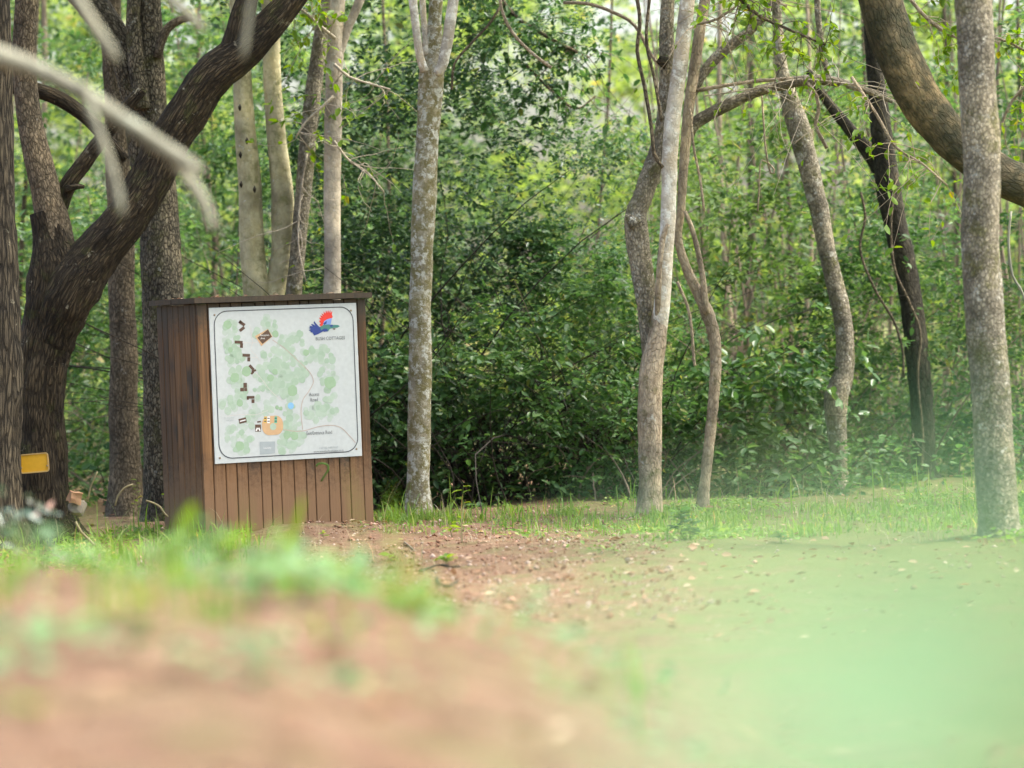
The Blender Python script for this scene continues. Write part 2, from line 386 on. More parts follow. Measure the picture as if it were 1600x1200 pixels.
LEAF_V = np.array([[0, 0, 0], [.32, .27, .07], [.72, .21, .04], [1, 0, -.07], [.72, -.21, .04], [.32, -.27, .07]])
LEAF_F = np.array([[0, 3, 2, 1], [0, 5, 4, 3]])
def leaves_mesh(name, C, D, Nn, S, width=1.0, tint=None, rng=RNG):
    """leaves at C along D with face normal about Nn, length S; tint per leaf"""
    n = len(C)
    D = D / (np.linalg.norm(D, axis=1)[:, None] + 1e-9)
    Y = np.cross(Nn, D); Y /= np.linalg.norm(Y, axis=1)[:, None] + 1e-9
    Z = np.cross(D, Y)
    wd = width * rng.uniform(.8, 1.2, n)
    L = LEAF_V
    V = C[:, None] + S[:, None, None] * (D[:, None] * L[None, :, 0:1] + Y[:, None] * L[None, :, 1:2] * wd[:, None, None] + Z[:, None] * L[None, :, 2:3])
    F = (np.arange(n) * 6)[:, None, None] + LEAF_F[None]
    if tint is None: tint = np.clip(rng.normal(.45, .24, n), 0, 1)
    return np_mesh(name, V.reshape(-1, 3), F.reshape(-1, 4), False, {'tint': np.repeat(tint, 6)})

def sprays(C, D, k, L, rng=RNG, droop=.25, spread=.9):
    """k leaves alternating along a twig from each C in direction D"""
    n = len(C)
    D = D / (np.linalg.norm(D, axis=1)[:, None] + 1e-9)
    side = np.cross(D, [0, 0, 1.0] + rng.normal(0, .25, (n, 3))); side /= np.linalg.norm(side, axis=1)[:, None] + 1e-9
    t = (np.arange(k) + .5) / k
    sg = np.where(np.arange(k) % 2 == 0, 1., -1.)
    Lm = L * rng.uniform(.6, 1.3, n)
    pos = C[:, None] + D[:, None] * (Lm[:, None] * t[None])[..., None] + np.array([0, 0, -1.]) * (droop * Lm[:, None] * t[None] ** 2)[..., None]
    d = D[:, None] * .55 + side[:, None] * sg[None, :, None] * spread + rng.normal(0, .3, (n, k, 3)) + np.array([0, 0, -droop])
    nn = np.array([0, 0, 1.]) + rng.normal(0, .45, (n, k, 3))
    tint = np.clip(rng.normal(.45, .13, (n, 1)) + rng.normal(0, .17, (n, k)), 0, .95)
    tint[rng.random((n, k)) < .02] = 1
    return pos.reshape(-1, 3), d.reshape(-1, 3), nn.reshape(-1, 3), tint.reshape(-1)

def cloud(n, w, dp, h, nclump, rng, lowfill=.3, z0=0.05):
    """spray starts clustered in clumps through a rounded column"""
    cz = z0 + (h - z0) * rng.random(nclump) ** .9
    a = rng.random(nclump) * 2 * math.pi; rr = np.sqrt(rng.random(nclump))
    prof = np.sqrt(np.clip(1.05 - ((cz / h - .42) / .62) ** 2, .08, 1))
    cc = np.stack([np.cos(a) * rr * w / 2 * prof, np.sin(a) * rr * dp / 2 * prof, cz], 1)
    wt = rng.uniform(.2, 1, nclump) ** 1.5; wt /= wt.sum()
    idx = rng.choice(nclump, int(n * (1 - lowfill)), p=wt)
    sd = rng.uniform(.08, .26, nclump)
    Pn = cc[idx] + rng.normal(0, 1, (len(idx), 3)) * sd[idx][:, None] * np.array([1.2, 1.1, .75])
    m_ = n - len(idx)
    z = z0 + (h - z0) * rng.random(m_); a = rng.random(m_) * 2 * math.pi; r = np.sqrt(rng.random(m_))
    pr = np.sqrt(np.clip(1.05 - ((z / h - .42) / .62) ** 2, .08, 1))
    Q = np.stack([np.cos(a) * r * w / 2 * pr, np.sin(a) * r * dp / 2 * pr, z], 1)
    A = np.vstack([Pn, Q]); A[:, 2] = np.maximum(A[:, 2], z0)
    return A

def stems_np(m_, base_w, h, lean, rng, n=9, r=(.012, .022), curl=.35):
    b = np.stack([rng.normal(0, base_w / 2.5, m_), rng.normal(0, base_w / 2.5, m_), np.full(m_, -.08)], 1)
    d = np.stack([rng.normal(0, lean, m_), rng.normal(0, lean, m_), np.ones(m_)], 1)
    L = np.minimum(h, 2.6) * rng.uniform(.35, .95, m_)
    t = np.linspace(0, 1, n)
    bend = np.stack([rng.normal(0, curl, m_), rng.normal(0, curl, m_), -np.abs(rng.normal(0, curl * .7, m_))], 1)
    wig = np.cumsum(np.cumsum(rng.normal(0, .022, (m_, n, 3)), 1), 1) * np.array([1, 1, .5]); wig[:, 0] = 0
    Pm = b[:, None] + d[:, None] * (L[:, None] * t)[..., None] + bend[:, None] * (L[:, None] * t ** 2)[..., None] + wig * h * .5
    Rm = rng.uniform(*r, m_)[:, None] * (1 - .8 * t)[None]
    return Pm, Rm

# ------------------------------------------------------------------ ground
def build_ground():
    xs = np.unique(np.concatenate([np.linspace(-4.5, 4.5, 150), np.linspace(-14, 14, 60), np.array([-600, -250, -100, -50, -25, 25, 50, 100, 250, 600])]))
    ys = np.unique(np.concatenate([np.linspace(-3, 34, 420), np.linspace(34, 70, 40), np.array([-600, -250, -80, -30, -10, 90, 140, 250, 500, 900])]))
    X, Y = np.meshgrid(xs, ys)
    Z = ground_h(X, Y)
    for (i, j), _ in np.ndenumerate(X):
        x, y = X[i, j], Y[i, j]
        if abs(x) < 8 and -2 < y < 34:
            Z[i, j] += .016 * noise.fractal(Vector((x * 3, y * 3, 0)), 1, 2, 4)
    V = np.stack([X, Y, Z], -1).reshape(-1, 3)
    nx, ny = len(xs), len(ys)
    i, j = np.meshgrid(np.arange(ny - 1), np.arange(nx - 1), indexing='ij')
    F = np.stack([i * nx + j, i * nx + j + 1, (i + 1) * nx + j + 1, (i + 1) * nx + j], -1).reshape(-1, 4)
    link('ground', np_mesh('ground', V, F, True), M_SOIL, kind='structure')
build_ground()

# ------------------------------------------------------------------ trees
def pts_px(lst, depth):
    out = []
    for e in lst:
        px, py, w = e[:3]; d = depth + (e[3] if len(e) > 3 else 0)
        out.append((P(px, py, d), w / 2 / FPX * d))
    return out
SEED = [0]
def limb(name, lst, depth, bark, root, sides=16, step=.05, rough=.04, ridge=0, lump=.06, ground=False, world=None, top=None):
    SEED[0] += 1
    pts = world if world is not None else pts_px(lst, depth)
    if ground:                                   # carry the foot of the trunk into the soil with a slight flare
        p, r = pts[-1]
        g = gh(p.x, p.y)
        q, r0 = pts[-2]
        if p.z - g > .06:
            slope = (p - q); slope = slope / max(abs(slope.z), .05)
            pts.append((Vector((p.x + slope.x * (p.z - g) * .5, p.y, g + .02)), r * 1.12)); p = pts[-1][0]
        p, r = pts[-1]
        if len(pts) > 2 and pts[-2][0].z - p.z > .25: pts.insert(-1, (p.lerp(pts[-2][0], .16 / max(.16, pts[-2][0].z - p.z)), r * .98))
        pts[-1] = (p, r * 1.22)
        pts.append((Vector((p.x, p.y, min(g, p.z) - .12)), r * 1.55))
    if top:                                      # carry the tree on above the picture
        p, r = pts[0]; q = pts[1][0]
        dr = (p - q).normalized(); dr = (dr + Vector((0, 0, .8))).normalized()
        extra = [(p + dr * top * f + Vector((random.uniform(-.1, .1), random.uniform(-.1, .1), 0)), r * (1 - .6 * f)) for f in (1, .66, .33)]
        pts = extra + pts
    me = limb_mesh(name, pts, root.location, sides, step, rough, ridge, SEED[0], lump)
    return link(name, me, bark, root)

CROWNS = []
def crown_mesh(seed, lmat, w=2.6, h=2.2, n=420, k=9, size=.075):
    r = np.random.default_rng(seed)
    C = cloud(n, w, w, h, 26, r, .2)
    D = C - np.array([0, 0, h * .35]); D[:, 2] = D[:, 2] * .3 + r.normal(0, .3, n); D += r.normal(0, .4, C.shape)
    p, d, nn, t = sprays(C, D, k, .34, r)
    me = leaves_mesh('crown', p, d, nn, size * r.uniform(.7, 1.25, len(p)), .9, t, r)
    me.materials.append(lmat); return me
CROWNS = [crown_mesh(3, L_MID), crown_mesh(4, L_LIGHT)]
def crown(root, at, which=0, scale=1.0, rz=0):
    o = bpy.data.objects.new('crown', CROWNS[which]); COL.objects.link(o)
    o.parent = root; o.location = at - root.location; o.scale = (scale,) * 3; o.rotation_euler = (0, 0, rz); o['kind'] = 'stuff'
    return o
def root_at(px, py, d):
    p = P(px, py, d); return Vector((p.x, p.y, gh(p.x, p.y)))

# 1 far left dark trunk at the picture's edge
r = empty('tree', root_at(-4, 780, 24.8), 'dark furrowed trunk cut by the left edge of the picture', 'tree')
limb('trunk', [(-10, -60, 52), (-12, 120, 54), (-10, 300, 66), (-6, 450, 74), (-8, 600, 80), (-12, 760, 92)], 24.8, B_FURROW, r, 24, .035, .05, .09, ground=True, top=1.6)
crown(r, P(-10, -60, 24.8) + Vector((0, 0, 1.4)), 0)

# 2 big forked tree
r = empty('tree', root_at(62, 800, 25.6), 'thick dark tree forking low, its heavy limb leaning right over the kiosk', 'tree')
limb('trunk', [(72, 330, 48), (82, 372, 60), (88, 430, 84), (80, 500, 86), (66, 570, 78), (58, 650, 82), (60, 730, 88), (63, 800, 100)], 25.6, B_DARK, r, 28, .03, .06, .085, .12, ground=True)
limb('branch', [(520, -90, 29), (486, -40, 35), (440, 18, 43), (385, 75, 53), (335, 118, 59), (296, 170, 61), (262, 222, 61), (232, 284, 62), (196, 342, 64), (150, 400, 70), (116, 448, 81), (88, 510, 70, .05), (70, 580, 50, .1), (62, 640, 18, .1)], 25.5, B_DARK, r, 28, .03, .06, .085, .12, top=1.2)
limb('branch', [(400, -60, 26), (388, -10, 32), (378, 30, 38), (366, 80, 44), (340, 122, 40)], 25.52, B_DARK, r, 16, .04, .05, .05, .1, top=1.2)
limb('branch', [(38, -60, 36), (42, 0, 36), (38, 90, 37), (42, 165, 37), (55, 232, 42), (72, 300, 46), (82, 360, 56), (88, 430, 66)], 25.6, B_BROWN, r, 20, .035, .05, .03, .08, top=1.6)
limb('branch', [(222, 140, 18), (196, 170, 20), (165, 210, 22), (135, 250, 24), (105, 290, 26), (88, 330, 30)], 25.62, B_DARK, r, 12, .04, .06, .05)
limb('branch', [(196, 250, 16), (170, 220, 20), (140, 188, 22), (100, 158, 24), (60, 142, 24), (10, 132, 26), (-30, 120, 26)], 25.9, B_DARK, r, 12, .04, .06, .05)
limb('branch', [(132, 292, 5), (120, 291, 9), (104, 296, 12)], 25.55, B_DARK, r, 8, .03, .1, .1)
crown(r, P(520, -90, 25.5) + Vector((.1, 0, 1.2)), 0, 1.0, 1.0); crown(r, P(30, -60, 25.6) + Vector((-.1, .2, 1.6)), 0, 1.0, 2.0)

# 3 ridged trunk behind the kiosk's left corner, forked
r = empty('tree', root_at(262, 815, 27.4), 'tall straight trunk with scaly grey bark behind the kiosk\'s left corner', 'tree')
limb('trunk', [(234, -60, 34), (234, 0, 36), (236, 100, 42), (238, 200, 46), (245, 300, 56), (254, 400, 62), (258, 520, 64), (260, 660, 66), (263, 815, 74)], 27.4, B_RIDGE, r, 24, .03, .05, .05, .05, ground=True, top=1.8)
limb('branch', [(88, -70, 40), (120, -20, 44), (150, 12, 46), (180, 62, 46), (205, 120, 48), (216, 190, 44), (228, 270, 40)], 27.5, B_RIDGE, r, 18, .04, .05, .05, .06, top=1.6)
limb('branch', [(214, -60, 20), (208, 20, 22), (212, 90, 26), (222, 170, 26)], 27.3, B_RIDGE, r, 12, .05, .04, .04, top=1.4)
limb('branch', [(300, 26, 12), (280, 32, 12), (262, 44, 14), (252, 66, 14), (246, 90, 14)], 27.3, B_BROWN, r, 8, .04, .04)
limb('branch', [(168, 90, 10), (174, 118, 12), (176, 140, 13), (190, 170, 14)], 27.3, B_BROWN, r, 8, .04, .05)
crown(r, P(230, -60, 27.4) + Vector((0, 0, 1.6)), 0, 1.1, .5)

# 4 brown trunk left of the kiosk
r = empty('tree', root_at(196, 800, 28.6), 'straight brown trunk standing between the forked tree and the kiosk', 'tree')
limb('trunk', [(172, -60, 28), (176, 60, 32), (182, 180, 36), (186, 300, 38), (189, 400, 39), (192, 540, 42), (195, 690, 46), (197, 800, 54)], 28.6, B_BROWN, r, 20, .035, .05, .05, .05, ground=True, top=1.5)
crown(r, P(172, -60, 28.6) + Vector((0, 0, 1.4)), 1, .9, 2.5)

# 5 pale twin stems
r = empty('tree', root_at(408, 800, 28.4), 'smooth pale yellowish tree with two stems rising behind the kiosk', 'tree')
limb('trunk', [(366, -60, 24), (372, 20, 26), (379, 100, 28), (383, 200, 33), (390, 300, 37), (396, 400, 39), (400, 450, 42), (406, 560, 58), (408, 700, 62), (409, 800, 66)], 28.4, B_PALE, r, 20, .04, .02, 0, .05, ground=True, top=1.8)
limb('trunk', [(420, -60, 26), (423, 30, 28), (424, 110, 28), (430, 180, 29), (436, 260, 32), (442, 320, 36), (440, 390, 34), (430, 450, 32), (416, 520, 34)], 28.4, B_PALE, r, 18, .04, .02, 0, .05, top=1.8)
kn = [(375, 168), (376, 242), (377, 288), (398, 296), (386, 220)]
for kx, ky in kn:
    me = limb_mesh('knot', [(P(kx, ky - 5, 28.26), .004), (P(kx, ky, 28.235), .013), (P(kx, ky + 5, 28.26), .004)], r.location, 8, .01, .1, 0, 3)
    link('knot', me, B_BLACK, r)
crown(r, P(390, -60, 28.4) + Vector((0, 0, 1.7)), 1, 1.0, 3.2)

# 6 pinkish pale trunk right behind kiosk
r6 = empty('tree', root_at(520, 800, 28.0), 'slender pinkish grey trunk behind the kiosk\'s right end, with thorny side twigs', 'tree')
limb('trunk', [(532, -60, 22), (528, 0, 23), (524, 80, 26), (521, 180, 28), (519, 300, 27), (519, 440, 27), (519, 600, 30), (520, 800, 34)], 28.0, B_PALE2, r6, 16, .04, .03, 0, .06, ground=True, top=1.6)
limb('branch', [(580, -60, 13), (562, 0, 15), (545, 40, 14), (528, 90, 14)], 28.0, B_PALE2, r6, 10, .04, .03)
crown(r6, P(540, -60, 28.0) + Vector((0, 0, 1.6)), 1, .9, 4)
r7 = empty('tree', root_at(455, 800, 28.3), 'thin grey leaning trunk half hidden behind the pale twin stems', 'tree')
limb('trunk', [(530, -60, 22), (512, 0, 22), (498, 80, 24), (484, 190, 26), (474, 300, 25), (465, 400, 24), (458, 480, 26), (455, 640, 28), (455, 800, 32)], 28.3, B_GREY, r7, 14, .05, .05, .03, .06, ground=True, top=1.4)

# 8 lichen trunk in the middle
r = empty('tree', root_at(655, 805, 26.6), 'lichen spotted pale trunk standing alone just right of the kiosk', 'tree')
limb('trunk', [(678, 40, 28), (677, 90, 36), (676, 120, 40), (673, 180, 37), (668, 240, 36), (663, 310, 39), (659, 380, 36), (657, 450, 35), (656, 560, 36), (655, 660, 36), (655, 760, 37), (655, 808, 44)], 26.6, B_LICH, r, 22, .03, .05, 0, .07, ground=True)
limb('branch', [(640, -60, 12), (645, 0, 13), (650, 45, 13), (656, 88, 13), (664, 112, 14)], 26.45, B_WHITE, r, 12, .04, .03, top=1.2)
limb('branch', [(656, -60, 9), (660, 0, 10), (663, 40, 10), (668, 85, 12)], 26.55, B_WHITE, r, 10, .04, .03, top=1.2)
limb('branch', [(684, -60, 20), (681, 0, 21), (678, 50, 22), (676, 95, 24)], 26.65, B_LICH, r, 14, .04, .03, top=1.6)
limb('branch', [(716, -60, 16), (709, 0, 17), (703, 40, 18), (697, 75, 18), (690, 104, 16), (682, 116, 14)], 26.42, B_WHITE, r, 14, .04, .04, top=1.2)
crown(r, P(690, -60, 26.6) + Vector((0, 0, 1.6)), 1, .9, 5)

# 9 pair: knobby dark stem + pale stem
r = empty('tree', root_at(1013, 800, 25.9), 'pale mottled trunk joined low down by a knobby darker stem', 'tree')
limb('branch', [(1086, -60, 20), (1074, 0, 23), (1065, 80, 24), (1056, 140, 24), (1048, 210, 25), (1046, 300, 24), (1042, 380, 24), (1037, 450, 25), (1032, 500, 25, .03), (1026, 550, 22, .09), (1020, 610, 14, .12)], 25.80, B_WHITE, r, 20, .03, .04, 0, .07, top=1.8)
limb('trunk', [(1032, 480, 20), (1027, 530, 30), (1019, 575, 37), (1015, 640, 38), (1015, 720, 37), (1014, 805, 38)], 25.84, B_RED, r, 20, .03, .06, 0, .09, ground=True)
limb('branch', [(1020, 620, 22), (1017, 560, 30), (1011, 480, 32), (1002, 420, 35), (994, 370, 36), (993, 335, 34), (1006, 305, 32), (1018, 272, 31), (1030, 230, 26), (1038, 180, 24), (1042, 110, 24), (1042, 40, 22), (1044, -20, 20), (1048, -70, 18)], 25.98, B_GREY, r, 18, .03, .06, .03, .1)
limb('branch', [(976, 338, 10), (984, 342, 16), (992, 352, 22)], 25.9, B_GREY, r, 12, .03, .1)
limb('branch', [(1028, 92, 12), (1036, 97, 18), (1042, 100, 20)], 25.85, B_DARK, r, 10, .03, .1)
limb('branch', [(1044, 350, 6), (1036, 370, 9), (1030, 420, 9), (1028, 460, 10, .03), (1027, 500, 8, .12)], 25.7, B_RED, r, 8, .04, .05)
crown(r, P(1080, -60, 25.8) + Vector((0, 0, 1.7)), 1, 1.0, 6)

# 10 thin twisted tree with the arching bough
r10 = empty('tree', root_at(1098, 790, 26.4), 'thin twisted tree with a bough arching right over the clearing', 'tree')
limb('trunk', [(1112, -60, 16), (1098, 20, 17), (1085, 110, 17), (1074, 190, 17), (1068, 260, 15), (1064, 330, 13), (1060, 372, 13), (1073, 420, 15), (1090, 458, 18), (1105, 490, 21), (1116, 530, 19), (1118, 580, 18), (1114, 640, 17), (1108, 700, 17), (1101, 760, 17), (1098, 795, 20)], 26.3, B_RED, r10, 14, .03, .06, 0, .12, ground=True, top=1.4)
limb('branch', [(1070, 330, 6), (1082, 360, 8), (1094, 410, 9), (1100, 455, 10), (1104, 490, 11)], 26.25, B_RED, r10, 8, .04, .05)
limb('branch', [(1395, 160, 5), (1362, 145, 10), (1325, 132, 14), (1285, 125, 17), (1248, 127, 18), (1210, 135, 17), (1178, 145, 16), (1140, 162, 19), (1110, 178, 20), (1082, 198, 20), (1070, 230, 16)], 26.4, B_GREY, r10, 12, .03, .05, 0, .1)
limb('branch', [(1230, -40, 9), (1200, 15, 13), (1172, 48, 15), (1140, 72, 17), (1112, 98, 17), (1090, 130, 15), (1074, 175, 12)], 26.45, B_GREY, r10, 10, .04, .05, 0, .1)
limb('branch', [(1300, 132, 6), (1292, 110, 8), (1284, 70, 9), (1278, 20, 10), (1276, -40, 10)], 26.5, B_GREY, r10, 8, .05, .05)
limb('branch', [(1240, 122, 5), (1180, 127, 6), (1130, 134, 6), (1086, 142, 7)], 26.3, B_RED, r10, 8, .05, .05)
crown(r10, P(1150, -60, 26.4) + Vector((0, 0, 1.5)), 1, .9, 7)

# 11 S-shaped trunk
r = empty('tree', root_at(1311, 770, 28.2), 'S shaped grey brown trunk with white patches at the back of the clearing', 'tree')
limb('trunk', [(1212, -60, 15), (1215, 40, 16), (1222, 110, 20), (1236, 160, 30), (1250, 205, 36), (1265, 260, 32), (1279, 325, 30), (1290, 385, 27), (1303, 440, 28), (1316, 490, 29), (1321, 540, 28), (1317, 585, 32), (1306, 622, 38), (1306, 660, 32), (1310, 710, 27), (1311, 772, 28)], 28.2, B_GREY, r, 18, .03, .06, .03, .08, ground=True, top=1.4)
crown(r, P(1212, -60, 28.2) + Vector((0, 0, 1.5)), 0, .9, 8)

# 12 black ivy-hung trunk
r12 = empty('tree', root_at(1445, 735, 29.3), 'blackish leaning trunk hung with vines deep in the shade on the right', 'tree')
limb('trunk', [(1356, -60, 22), (1362, 40, 24), (1370, 130, 27), (1378, 220, 33), (1390, 300, 38), (1403, 370, 37), (1416, 430, 36), (1428, 500, 36), (1436, 580, 36), (1441, 660, 35), (1445, 735, 38)], 29.3, B_BLACK, r12, 18, .04, .06, .04, .12, ground=True, top=1.2)
limb('branch', [(1262, 110, 10), (1290, 155, 16), (1330, 205, 20), (1366, 250, 24), (1386, 292, 24)], 29.4, B_BLACK, r12, 10, .05, .05, 0, .12)

# 13 great bent limb of a tree standing beyond the right edge
rt = P(1900, 840, 25.5); r13 = empty('tree', Vector((rt.x, rt.y, gh(rt.x, rt.y))), 'heavy bent mossy limb sweeping in from the right edge behind the straight trunk', 'tree')
limb('trunk', [(2060, -400, 90), (2010, -100, 100), (1960, 200, 110), (1920, 500, 120), (1900, 840, 150)], 25.5, B_LIMB, r13, 22, .06, .04, .03, .08, ground=True)
limb('branch', [(1340, -90, 58), (1368, -20, 66), (1388, 40, 68), (1412, 100, 69), (1440, 158, 67), (1478, 208, 64), (1522, 246, 61), (1566, 274, 61), (1620, 298, 64), (1720, 340, 84), (1830, 420, 92), (1900, 540, 96)], 25.5, B_LIMB, r13, 24, .03, .04, .02, .08, top=1.6)
crown(r13, P(1340, -90, 25.5) + Vector((-.2, 0, 1.6)), 0, 1.1, 9); crown(r13, P(2060, -400, 25.5), 0, 1.4, 10)

# 14 right straight trunk
r = empty('tree', root_at(1566, 850, 21.8), 'sturdy straight grey trunk nearest the camera at the right edge', 'tree')
limb('trunk', [(1521, -60, 56), (1523, 0, 57), (1528, 100, 57), (1532, 200, 58), (1533, 300, 57), (1534, 400, 58), (1537, 500, 60), (1547, 600, 60), (1555, 700, 62), (1562, 800, 64), (1567, 870, 70)], 21.8, B_GREY, r, 26, .03, .035, .03, .05, ground=True, top=2.0)
crown(r, P(1521, -60, 21.8) + Vector((.3, 0, 1.9)), 0, 1.1, 11)

# slender saplings of the wood behind, each a tree of its own
SAP = [  # top px, base px, width, depth, label
    (62, 44, 13, 34, 'slim brown sapling seen in the gap of the forked tree'),
    (66, 84, 20, 36, 'grey trunk far behind the forked tree\'s left arm'),
    (310, 330, 14, 35, 'slim dark sapling in the wood between scaly trunk and pale twin stems'),
    (594, 575, 10, 34, 'wiry dark stem rising beside the kiosk\'s right end'),
    (1128, 1150, 16, 35, 'straight greyish sapling just right of the thin twisted tree'),
    (1176, 1168, 20, 38, 'pale reddish sapling halfway between twisted tree and S shaped trunk'),
    (1205, 1222, 13, 36, 'pale thin sapling left of the S shaped trunk'),
    (1258, 1240, 11, 34.5, 'thin stem directly behind the top of the S shaped trunk'),
    (1345, 1372, 13, 35, 'brownish sapling right of the S shaped trunk'),
    (1470, 1478, 14, 37, 'grey sapling between the black trunk and the straight right trunk'),
    (1478, 1512, 12, 39, 'leaning grey sapling in the bright gap before the right trunk'),
    (1588, 1592, 12, 36, 'slim stem at the far right edge behind the straight trunk'),
    (960, 930, 9, 35, 'faint thin stem in the bright green middle of the wood'),
]
for i, (tx, bx, w, d, lab) in enumerate(SAP):
    r = empty('sapling', root_at(bx, 760, d), lab, 'sapling', 'slender saplings of the wood')
    mid = (tx + bx) / 2 + random.uniform(-24, 24)
    limb('trunk', [(tx, -70, w * .45), (tx * .7 + mid * .3 + random.uniform(-9, 9), 150, w * .5), (mid, 380, w * .6), (mid * .4 + bx * .6 + random.uniform(-9, 9), 580, w * .65), (bx, 760, w * .8)], d, (B_BROWN, B_RED, B_BROWN)[i % 3], r, 10, .09, .05, 0, .1, ground=True, top=1.2)

# ------------------------------------------------------------------ thicket and wood
def shrub(name, label, cat, group, x, y, w, dp, h, n, k, size, lmat, tmat, nst, seed, L=.26, droop=.25, width=.9, nclump=30, lean=.3, stem_r=(.006, .016), fill=.3, z0=.05, curl=.35):
    rg = np.random.default_rng(seed)
    r = empty(name, (x, y, gh(x, y)), label, cat, group)
    C = cloud(n, w, dp, h, nclump, rg, fill, z0)
    D = C * np.array([1, 1, .25]) / max(w, .1) + rg.normal(0, .45, C.shape)
    p, d, nn, t = sprays(C, D, k, L, rg, droop)
    me = leaves_mesh('foliage', p, d, nn, size * .9 * rg.uniform(.55, 1.35, len(p)), width, t, rg)
    link('foliage', me, lmat, r, kind='stuff')
    if nst:
        Pm, Rm = stems_np(nst, w * .5, h, lean, rg, 10, stem_r, curl)
        link('stems', tubes('stems', Pm, Rm, 5), tmat, r, kind='stuff')
    return r
TH = 'leafy shrubs of the thicket'
SH = [
 # x, y, w, depth, h, sprays, k, size, leaf, stems, seed, label
 (-5.3, 31, 2.2, 1.6, 4.4, 500, 9, .075, L_MID, 14, 101, 'tall green shrub beyond the far left trunk'),
 (-3.75, 31.2, 1.9, 1.4, 2.2, 620, 9, .070, L_GLOSS, 16, 102, 'glossy low shrub behind the big forked tree'),
 (-2.95, 30.6, 1.3, 1.2, 2.5, 560, 9, .060, L_MID, 16, 103, 'small leaved shrub between brown trunk and kiosk'),
 (-3.3, 33.5, 2.4, 1.6, 4.8, 800, 9, .07, L_MID, 12, 104, 'airy light green shrub high behind the forked tree'),
 (-2.0, 32.6, 1.9, 1.4, 4.8, 1000, 9, .062, L_MID, 18, 105, 'green shrub filling the gap behind the pale twin stems'),
 (-1.3, 31.2, 1.4, 1.2, 5.6, 2000, 9, .052, L_DARK, 44, 106, 'dark dense shrub with black twigs just right of the kiosk'),
 (-.55, 31.4, 1.7, 1.4, 5.8, 2500, 9, .064, L_DARK, 50, 107, 'tallest dark leafy shrub, hanging behind the lichen spotted trunk'),
 (.2, 31.6, 1.6, 1.3, 3.9, 1300, 9, .046, L_DARK, 50, 108, 'dark bushy shrub with arching twigs in the middle of the thicket'),
 (.75, 30.1, 1.2, .8, .9, 380, 9, .055, L_MID, 24, 118, 'knee high shrub at the front of the thicket, left of the pale mottled trunk'),
 (-1.05, 30.3, 1.0, .7, .95, 360, 9, .055, L_DARK, 22, 119, 'low dark shrub close behind the kiosk\'s right side'),
 (-.25, 30.2, 2.0, .9, 1.35, 560, 8, .072, L_GLOSS, 40, 109, 'low glossy shrub at the foot of the dark thicket'),
 (.85, 31.0, 1.3, 1.1, 1.9, 640, 9, .065, L_MID, 26, 110, 'mid green shrub left of the pale mottled trunk'),
 (1.25, 33.2, 1.8, 1.4, 2.9, 1000, 9, .052, L_LIGHT, 16, 111, 'light shrub behind the knobby stem'),
 (1.85, 30.4, 1.1, .9, 1.0, 260, 8, .095, L_GLOSS, 14, 112, 'low shrub with long drooping leaves right of the twisted tree'),
 (2.2, 32.2, 1.7, 1.2, 2.9, 760, 9, .072, L_LIGHT, 20, 113, 'pale green shrub between twisted tree and S shaped trunk'),
 (2.95, 31.6, 1.4, 1.0, 1.9, 620, 9, .062, L_MID, 20, 114, 'green shrub right behind the S shaped trunk'),
 (3.2, 33.4, 1.7, 1.2, 3.4, 800, 9, .060, L_MID, 22, 115, 'twiggy shrub before the black leaning trunk'),
 (3.85, 32.4, 1.2, 1.0, 1.3, 300, 9, .060, L_LIGHT, 14, 116, 'low light shrub left of the straight right trunk'),
 (4.6, 31.8, 1.6, 1.2, 4.0, 800, 9, .070, L_MID, 14, 117, 'tall shrub behind the straight trunk at the right edge'),
]
for (x, y, w, dp, h, n, k, s, lm, ns, sd, lab) in SH:
    dark = lm in (L_DARK,)
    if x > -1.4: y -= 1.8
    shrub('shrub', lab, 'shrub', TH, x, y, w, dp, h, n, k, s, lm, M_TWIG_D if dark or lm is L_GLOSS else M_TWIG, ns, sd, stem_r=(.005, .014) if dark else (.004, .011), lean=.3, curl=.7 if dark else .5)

def wood(name, xr, yr, h, n, k, size, lmat, seed, clumps=120, zmin=.2, label=None, gap=None):
    rg = np.random.default_rng(seed)
    cc = np.stack([rg.uniform(*xr, clumps), rg.uniform(*yr, clumps), zmin + (h - zmin) * rg.random(clumps)], 1)
    if gap is not None:                      # an opening where the wood beyond, coloured as sunlit, shows through
        cc = cc[~((cc[:, 0] > gap[0]) & (cc[:, 0] < gap[1]) & (cc[:, 2] > gap[2]))]; clumps = len(cc)
    idx = rg.integers(0, clumps, n)
    sd = rg.uniform(.25, .75, clumps)
    C = cc[idx] + rg.normal(0, 1, (n, 3)) * sd[idx][:, None] * np.array([1.1, .9, .7]); C[:, 2] = np.abs(C[:, 2])
    D = rg.normal(0, 1, (n, 3)) * np.array([1, 1, .4])
    p, d, nn, t = sprays(C, D, k, .45, rg)
    me = leaves_mesh(name, p, d, nn, size * rg.uniform(.65, 1.3, len(p)), 1.0, t, rg)
    o = link(name, me, lmat, kind='stuff'); tag(o, label); return o
wood('near_wood', (-7.5, 8.5), (35, 42), 6.0, 10500, 8, .085, L_SHADE, 201, 330, label='mixed green wood rising close behind the thicket', gap=(.0, 1.75, 1.5))
wood('far_wood', (-10, 11), (44, 56), 8.0, 7200, 8, .12, L_FAR_SUN, 202, 190, label='far wood behind the clearing, sunlight painted into its pale leaves')
wood('far_wood', (-16, 17), (60, 74), 12.0, 7600, 8, .22, L_FAR_SUN, 203, 210, label='farthest wood closing the view, its leaves painted pale as if sunlit')
